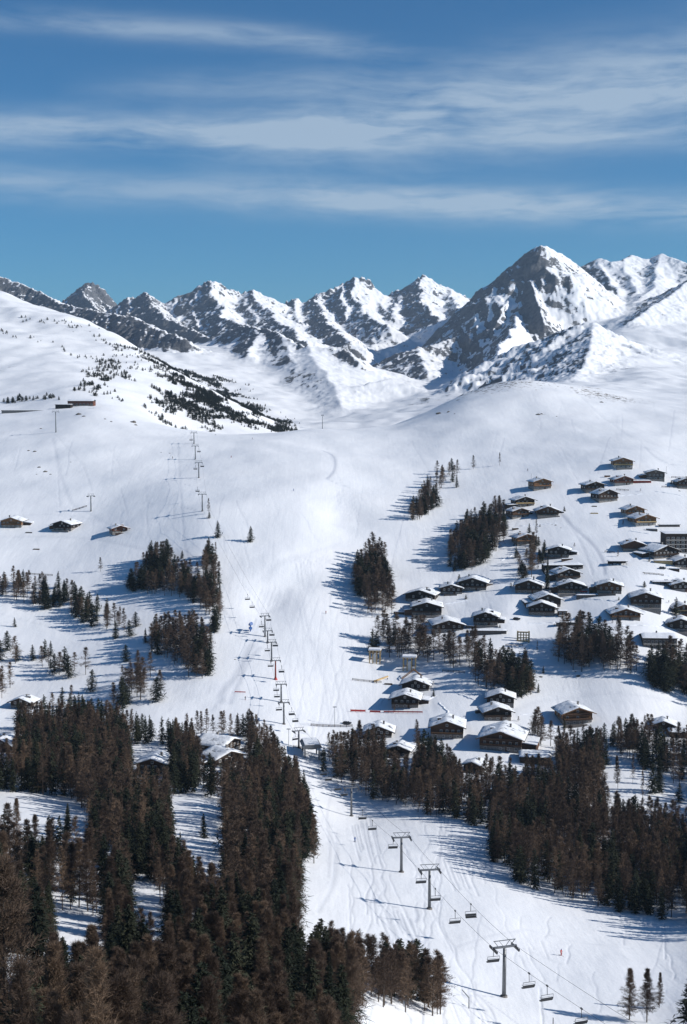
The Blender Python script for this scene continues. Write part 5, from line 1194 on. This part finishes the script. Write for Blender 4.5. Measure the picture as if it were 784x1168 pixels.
for p0, p1, lab in (((355,828),(402,829),'long dark plank fence at the foot of the piste below the lamp'),((83,583),(99,578),'short bent fence on the bright slope above the black hut'),((402,776),(435,779),'low dark fence running to the yellow log rail'),
    ((632,714),(668,713),'low dark fence above the broad copse'),((766,545),(790,546),'dark fence at the right edge beside the silver grey chalet'),((755,556),(773,557),'dark fence left of the cut off chalet at the edge'),((703,559),(717,560),'short thin fence under the reddish chalet'),
    ((505,766),(530,768),'low fence in the snow left of the round copse'),((735,655),(757,657),'fence of the yard near the right edge'),((577,737),(596,737),'thin dark fence beside the timber frame'),((335,853),(352,855),'short fence between lamp post and valley station'),
    ((690,630),(701,631),'short dark rail beside the plain brown barn'),((25,655),(60,657),'low fence on the bright hillside above the slanting tree line')):
    drift_fence(p0, p1, lab)
def car(px, py, label, mat):
    g = ground(px, py); t = empty('parked_car', g + Vector((0, 0, .05)), RND.uniform(-.3, .3)); tag(t, label, 'car', 'cars parked in the village')
    mb = MB(); mb.prism([(-2.1, .35), (2.1, .35), (2.15, .8), (1.9, .95), (1.1, 1.0), (-2.0, 1.0), (-2.15, .8)], -.85, .85); mb.build('body', mat, t)
    MB().prism([(-1.9, 1.002), (1.05, 1.002), (.55, 1.5), (-1.5, 1.5)], -.72, .72).build('cabin', M_GLASS, t); MB().prism([(-1.48, 1.502), (.52, 1.502), (.4, 1.62), (-1.35, 1.62)], -.68, .68).build('roof_snow', M_SNOW, t)
    for x in (-1.35, 1.35):
        for y in (-.86, .66): MB().tube([(x, y, .33), (x, y + .2, .33)], .33, 14).build('wheel', M_DARKSTEEL, t)
car(589.5, 707, 'dark parked car left of the front black chalet', M_DARKSTEEL); car(756, 649, 'dark parked car below the large black chalet', M_DARKSTEEL); car(665, 704, 'greyish parked car in the lane beyond the two black chalets', M_STEEL)
car(666, 676, 'red parked car at the corner of the dark chalet right of the narrow spruce', M_RED)
car(396, 826, 'snowy vehicle parked at the dark bank by the wood corner', M_DARKSTEEL); car(761, 664, 'dark car in the snow near the fenced yard', M_DARKSTEEL)
# woodpiles and benches
for px, py, w_, lab, mt in ((41.5,627,8,'short log lying across the snow at the left hillside','brown'),(33,608,8,'grey stack of boards below the sunlit hut','grey'),(678,586,9,'yellowish board lying in the snow right of the wide brown chalet','pale'),(678,578,6,'grey board lying in the snow above the yellowish one','grey'),(443,781,10,'low dark sled by the log rail','dark')):
    g = ground(px, py); k = g.y / F; t = empty('board_stack', g, -.1); tag(t, lab, 'boards'); L_ = w_ * k / 2
    for j in range(3): MB().box(-L_ + j * .2, L_ - j * .1, j * .3 - .3, j * .3, -.2 + .002 * j, .45 + .12 * j).build('board', W[mt], t)
# boulders that break the snow
M_ROCKY = simple_mat('weathered_rock', (.13, .115, .10), .9, .45, 1.2, bump=.8)
def boulder(px, py, wpx, label, i):
    g = ground(px, py, ymax=3000); s = wpx * g.y / F / 2; r = random.Random(i); n = 12; vs = []; fs = []
    for j in range(5):
        a = math.pi / 2 * j / 4
        for k in range(n):
            t = 2 * math.pi * k / n; q = s * math.cos(a) * r.uniform(.7, 1.15); vs.append((q * math.cos(t), q * math.sin(t) * .8, s * .5 * math.sin(a) * r.uniform(.8, 1.3) - .4))
    for j in range(4):
        for k in range(n): a = j * n + k; b = j * n + (k + 1) % n; fs.append((a, b, b + n, a + n))
    fs.append(tuple(4 * n + k for k in range(n))); o = MB().add(vs, fs).build('boulder', M_ROCKY); o.location = g; tag(o, label, 'rock', 'dark rocks breaking through the snow')
for i, (px, py, w_) in enumerate(((33,514,4),(40,515,5),(45,533,5),(52,538,6),(58,541,4),(42,541,3),(81,527,3),(47,489,4),(152,482,9),(155,485,5),(184,516,3),(194,517,3),(90,473,8),(96,475,5),(120,478,4),(127,481,4),(109,449,4),
    (614,473,6),(618,472,4),(635,475,3),(501,472,8),(512,470,5),(519,472,3),(686,459,5),(100,697,4),(103,692,4),(107,701,3),(124,713,3),(112,689,3),(96,703,3),(617,772,6),(660,771,7),(657,766,4),(634,599,4),(640,602,3),(630,598,3),(775,560,4),(734,653,4),(268,752,4),(246,496,3))):
    boulder(px, py, w_, 'dark rock or tuft poking out of the snow', i)
# people
M_SUIT = [simple_mat('black_ski_suit', (.02, .02, .025), .7, .2, 4), simple_mat('red_ski_jacket', (.40, .04, .03), .7, .2, 4), simple_mat('blue_ski_jacket', (.04, .10, .30), .7, .2, 4)]
M_SKIN = simple_mat('skin', (.50, .32, .24), .6, .05, 4)
def skier(px, py, yaw, label, mi):
    g = ground(px, py); t = empty('person', g, yaw); tag(t, label, 'person', 'skiers on the slopes')
    me = bpy.data.meshes.new('body'); P = [(0,0,.95),(0,0,1.2),(0,-.06,1.42),(0,-.08,1.53),(0,-.10,1.68),(.10,0,.9),(.13,-.14,.52),(.12,0,.1),(.12,-.14,.06),(-.10,0,.9),(-.13,-.14,.52),(-.12,0,.1),(-.12,-.14,.06),(.20,-.04,1.40),(.33,-.10,1.15),(.30,-.34,1.08),(-.20,-.04,1.40),(-.33,-.10,1.15),(-.30,-.34,1.08)]
    E = [(0,1),(1,2),(2,3),(3,4),(0,5),(5,6),(6,7),(7,8),(0,9),(9,10),(10,11),(11,12),(2,13),(13,14),(14,15),(2,16),(16,17),(17,18)]
    Rr = [.17,.17,.17,.07,.13,.12,.085,.07,.06,.12,.085,.07,.06,.09,.06,.05,.09,.06,.05]
    me.from_pydata(P, E, []); me.materials.append(M_SUIT[mi]); o = bpy.data.objects.new('body', me); C.objects.link(o); o.parent = t; o.modifiers.new('skin', 'SKIN')
    for v, r in zip(me.skin_vertices[0].data, Rr): v.radius = (r, r)
    me.skin_vertices[0].data[0].use_root = True
    s = o.modifiers.new('sub', 'SUBSURF'); s.levels = 1; s.render_levels = 1
    for s_ in (-1, 1):
        MB().box(s_ * .12 - .045, s_ * .12 + .045, -.95, .75, -.02, .02).build('ski', M_RED if mi == 0 else M_DARKSTEEL, t); MB().bar((s_ * .30, -.34, 1.08), (s_ * .42, .05, .02), .025).build('ski_pole', M_STEEL, t)
    MB().tube([(0, -.10, 1.62), (0, -.10, 1.75), (0, -.10, 1.83)], [.135, .13, .06], 10).build('helmet', M_SUIT[(mi + 1) % 3], t, True); return t
for px, py, yaw, lab, mi in ((602,537,.6,'skier in black on the slope above the honey brown chalet',0),(288,501,1.2,'skier in dark clothes on the saddle slope',0),(264,522,-.7,'skier in a red jacket on the upper open slope',1),(197,523,.4,'skier in black left of the upper pylons',0),
    (335,560,.8,'skier in blue in the middle of the wide upper piste',2),(372,700,-.3,'skier in a red jacket on the middle piste',1),(437,870,.9,'skier in black by the wood shadow at the piste rim',0),(405,960,.4,'skier in blue on the lower piste below the thin pylon',2),
    (472,912,-.4,'skier in black near the long shadows of the right wood',0),(640,1090,.7,'skier in a red jacket on the lower piste right of the nearest pylon',1),(280,798,.2,'skier in black beside the double track',0)):
    skier(px, py, yaw, lab, mi)

# clutter between the chalets
def snow_bank(px0, py0, px1, py1, w, h, label, i):
    a = ground(px0, py0); b = ground(px1, py1); L_ = math.hypot(b.x - a.x, b.y - a.y); t_ = math.atan2(b.y - a.y, b.x - a.x); r = random.Random(i); n = max(6, int(L_ / 1.2)); vs = []; fs = []; m = 7
    for j in range(n + 1):
        x = L_ * j / n; gx = a.x + math.cos(t_) * x; gy = a.y + math.sin(t_) * x; gz = float(height(np.array([gx]), np.array([gy]))[0]) - a.z; e = min(1, j / 2, (n - j) / 2); off = r.uniform(-.4, .4)
        for k in range(m):
            q = k / (m - 1) * 2 - 1; vs.append((x, off + q * w * .5 * (.8 + .3 * r.random()), gz - .35 + (1 - q * q) * h * e * r.uniform(.7, 1.25)))
    for j in range(n):
        for k in range(m - 1): c = j * m + k; fs.append((c, c + m, c + m + 1, c + 1))
    o = MB().add(vs, fs).build('snow_bank', M_SNOW, smooth=True); o.location = a; o.rotation_euler = (0, 0, t_); tag(o, label, 'snow bank', 'ploughed snow banks along the village lanes')
BK = [((590,668),(640,671)),((640,681),(690,684)),((690,684),(740,700)),((560,664),(600,668)),((455,692),(470,698)),((500,690),(535,684)),((535,720),(580,718)),((600,710),(650,708)),((655,718),(700,712)),((700,714),(760,716)),((690,640),(720,648)),((715,605),(745,610)),
      ((590,600),(640,596)),((570,640),(595,628)),((735,655),(775,658)),((520,790),(545,800)),((500,800),(520,822)),((590,815),(640,812)),((440,795),(430,806)),((484,800),(500,792)),((700,752),(780,756)),((420,700),(450,708)),((700,566),(735,563)),((745,560),(780,566))]
for i, ((a, b), (c, d)) in enumerate(BK): snow_bank(a, b, c, d, 2.2, .7, 'low ridge of ploughed snow beside a village lane', i)
r = random.Random(77); k = 0
for px, py in ((608,682),(640,668),(664,671),(585,672),(706,684),(722,700),(752,700),(700,712),(660,706),(633,688),(572,716),(536,716),(500,700),(470,712),(455,700),(445,690),(530,684),(560,668),(585,622),(615,627),(648,640),(655,625),(615,600),(590,605),(642,584),(712,600),(745,606),(705,635),(740,640),(770,650),(735,670),(765,688),(692,545),(730,560),(764,552),(480,800),(495,795),(590,822),(548,812),(450,812),(640,660),(626,655)):
    g = ground(px + r.uniform(-2, 2), py + r.uniform(-1, 1)); k += 1
    if k % 3:
        o = plant('spruce' if k % 2 else 'larch', g - Vector((0, 0, .2)), r.uniform(2.0, 4.2), 'small garden ' + ('spruce' if k % 2 else 'larch bush') + ' between the village houses', ('spruce' if k % 2 else 'larch') + ' bushes in the gardens of the village', wide=1.6)
    else:
        t = empty('woodpile', g, r.uniform(-.4, .4)); tag(t, 'low stack of firewood in the snow between village houses', 'woodpile', 'firewood stacks in the village'); L_ = r.uniform(2, 4)
        MB().box(-L_, L_, -.5, .5, -1, 1.2).build('firewood', W[r.choice(('brown', 'dark', 'grey'))], t); MB().box(-L_ - .1, L_ + .1, -.6, .6, 1.202, 1.5).build('snow_cap', M_SNOW, t)
# ---------------------------------------------------------------- the air between us and the mountains
def build_haze():
    m = bpy.data.materials.new('mountain_air'); m.use_nodes = True; nt = m.node_tree; nt.nodes.remove(nt.nodes['Principled BSDF'])
    v = N(nt, 'ShaderNodeVolumePrincipled'); v.inputs['Color'].default_value = (.62, .80, 1, 1); v.inputs['Density'].default_value = .000038; v.inputs['Anisotropy'].default_value = .2
    nt.links.new(v.outputs[0], nt.nodes['Material Output'].inputs['Volume'])
    zs = [q.z for o in bpy.data.objects if o.get('kind') == 'structure' for q in [Vector(c) for c in o.bound_box]]
    o = MB().box(-9200, 9200, -60, 12900, min(zs) - 1, max(max(zs), 60) + 12).build('haze', m); tag(o, 'thin blue air in front of the far mountains', 'haze', kind='stuff')
build_haze()
# ---------------------------------------------------------------- camera, sun, sky
SC = bpy.context.scene
cam = bpy.data.cameras.new('camera'); co = bpy.data.objects.new('camera', cam); C.objects.link(co); SC.camera = co
cam.sensor_fit = 'VERTICAL'; cam.sensor_height = 36; cam.lens = F / 1168 * 36; cam.clip_start = 1; cam.clip_end = 40000
co.location = (0, 0, 0); co.rotation_euler = (math.pi / 2 - PITCH, 0, 0)
SUN_EL = math.radians(29); SUN_AZ = math.radians(97)        # clockwise from straight ahead
sd = Vector((math.sin(SUN_AZ) * math.cos(SUN_EL), math.cos(SUN_AZ) * math.cos(SUN_EL), math.sin(SUN_EL)))
sl = bpy.data.lights.new('sun', 'SUN'); sl.energy = 4.7; sl.angle = math.radians(.53); sl.color = (1, .965, .92)
so = bpy.data.objects.new('sun', sl); C.objects.link(so); so.rotation_euler = sd.to_track_quat('Z', 'Y').to_euler(); so.location = (300, 0, 300)
w = bpy.data.worlds.new('World'); SC.world = w; w.use_nodes = True; nt = w.node_tree; L = nt.links
bg = nt.nodes['Background']; sky = N(nt, 'ShaderNodeTexSky'); sky.sky_type = 'NISHITA'; sky.sun_disc = False
sky.sun_elevation = SUN_EL; sky.sun_rotation = SUN_AZ; sky.altitude = 2000; sky.air_density = 1.0; sky.dust_density = .3; sky.ozone_density = 2.5
tc = N(nt, 'ShaderNodeTexCoord'); sp = N(nt, 'ShaderNodeSeparateXYZ'); L.new(tc.outputs['Generated'], sp.inputs[0])
az = mathn(nt, 'ARCTAN2', sp.outputs['X'], sp.outputs['Y']); el = mathn(nt, 'ARCSINE', sp.outputs['Z'])
az = mathn(nt, 'MULTIPLY', az, 1622.0 / 100); el = mathn(nt, 'MULTIPLY', el, 1622.0 / 100)      # hundreds of photo pixels
# cirrus: each band is (start az, end az, el at start, el at end, half width, strength, softness of the ends)
cmb0 = N(nt, 'ShaderNodeCombineXYZ'); L.new(az, cmb0.inputs[0]); L.new(el, cmb0.inputs[1])
wn = N(nt, 'ShaderNodeTexNoise'); wn.inputs['Scale'].default_value = .75; wn.inputs['Detail'].default_value = 3; L.new(cmb0.outputs[0], wn.inputs['Vector'])
vm = N(nt, 'ShaderNodeVectorMath'); vm.operation = 'MULTIPLY_ADD'; L.new(wn.outputs['Color'], vm.inputs[0]); vm.inputs[1].default_value = (.6, .22, 0); L.new(cmb0.outputs[0], vm.inputs[2]); cmb = vm
def cn(scale, det, rot, st, dist=0.0, off=0.0):
    mp = N(nt, 'ShaderNodeMapping'); mp.inputs['Rotation'].default_value = (0, 0, math.radians(rot)); mp.inputs['Scale'].default_value = st; mp.inputs['Location'].default_value = (off, off, 0)
    L.new(cmb.outputs[0], mp.inputs[0]); n = N(nt, 'ShaderNodeTexNoise'); n.inputs['Scale'].default_value = scale; n.inputs['Detail'].default_value = det
    n.inputs['Roughness'].default_value = .6; n.inputs['Distortion'].default_value = dist; L.new(mp.outputs[0], n.inputs['Vector']); return n.outputs['Fac']
nA = cn(1.2, 10, -9, (.42, 1.7, 1), .3); nB = cn(3.4, 9, 9, (.32, 2.4, 1), .3, 5.0); nC = cn(.8, 4, 0, (.5, 1.2, 1), 0, 9.0)
def band(a0, a1, e0, e1, hw, st, soft=1.2, bow=0.0):
    t = mathn(nt, 'DIVIDE', mathn(nt, 'SUBTRACT', az, a0), (a1 - a0))
    c = mathn(nt, 'MULTIPLY_ADD', t, (e1 - e0), e0)
    if bow: c = mathn(nt, 'ADD', c, mathn(nt, 'MULTIPLY', mathn(nt, 'MULTIPLY', t, mathn(nt, 'SUBTRACT', 1.0, t)), bow * 4))
    c = mathn(nt, 'ADD', c, mathn(nt, 'MULTIPLY', mathn(nt, 'SUBTRACT', nC, .5), hw * 1.0))
    d = mathn(nt, 'DIVIDE', mathn(nt, 'SUBTRACT', el, c), hw)
    g = mathn(nt, 'EXPONENT', mathn(nt, 'MULTIPLY', mathn(nt, 'MULTIPLY', d, d), -1.0))
    up = mathn(nt, 'DIVIDE', mathn(nt, 'SUBTRACT', az, a0), soft, clamp=True); dn = mathn(nt, 'DIVIDE', mathn(nt, 'SUBTRACT', a1, az), soft, clamp=True)
    return mathn(nt, 'MULTIPLY', mathn(nt, 'MULTIPLY', g, st), mathn(nt, 'MULTIPLY', up, dn))
BANDS = [(-7,1.2,2.66,2.76,.19,1.0,1.4,.06),(-2.0,9,2.55,3.75,.46,1.15,2.6,.10),(1.2,9,2.72,2.66,.14,.6,1.2,0),(-4.6,1.4,3.82,3.50,.12,.7,1.6,.18),(-3.2,1.0,3.15,3.35,.16,.4,1.4,.05),(-6,9,2.24,1.50,.18,.7,2.2,.12),(-1.5,9,2.08,1.60,.16,.6,1.8,.10),(2,8,4.45,4.25,.10,.35,1.0,0)]
tot = None
for bd in BANDS:
    g = band(*bd); tot = g if tot is None else mathn(nt, 'ADD', tot, g)
tex = mathn(nt, 'ADD', mathn(nt, 'MULTIPLY', nA, .7), mathn(nt, 'MULTIPLY', nB, .45))
cl = mathn(nt, 'MULTIPLY', tot, mathn(nt, 'MULTIPLY_ADD', tex, 3.4, -1.2, clamp=True), clamp=True)
cl = mathn(nt, 'MULTIPLY', cl, .70)
tint = N(nt, 'ShaderNodeMix'); tint.data_type = 'RGBA'; tint.blend_type = 'MULTIPLY'; tint.inputs[0].default_value = 1.0
L.new(sky.outputs[0], tint.inputs[6]); tint.inputs[7].default_value = (.36, .79, 1.05, 1)
skyc = mixc(nt, cl, tint.outputs[2], (5.6, 6.9, 8.3))
L.new(skyc, bg.inputs[0]); bg.inputs[1].default_value = .08
SC.view_settings.view_transform = 'Standard'; SC.view_settings.look = 'None'; SC.view_settings.gamma = 1; SC.view_settings.exposure = 0.12
SC.cycles.max_bounces = 4; SC.cycles.diffuse_bounces = 2; SC.cycles.glossy_bounces = 1; SC.cycles.transmission_bounces = 1; SC.cycles.transparent_max_bounces = 4; SC.cycles.volume_bounces = 0
SC.cycles.use_denoising = True
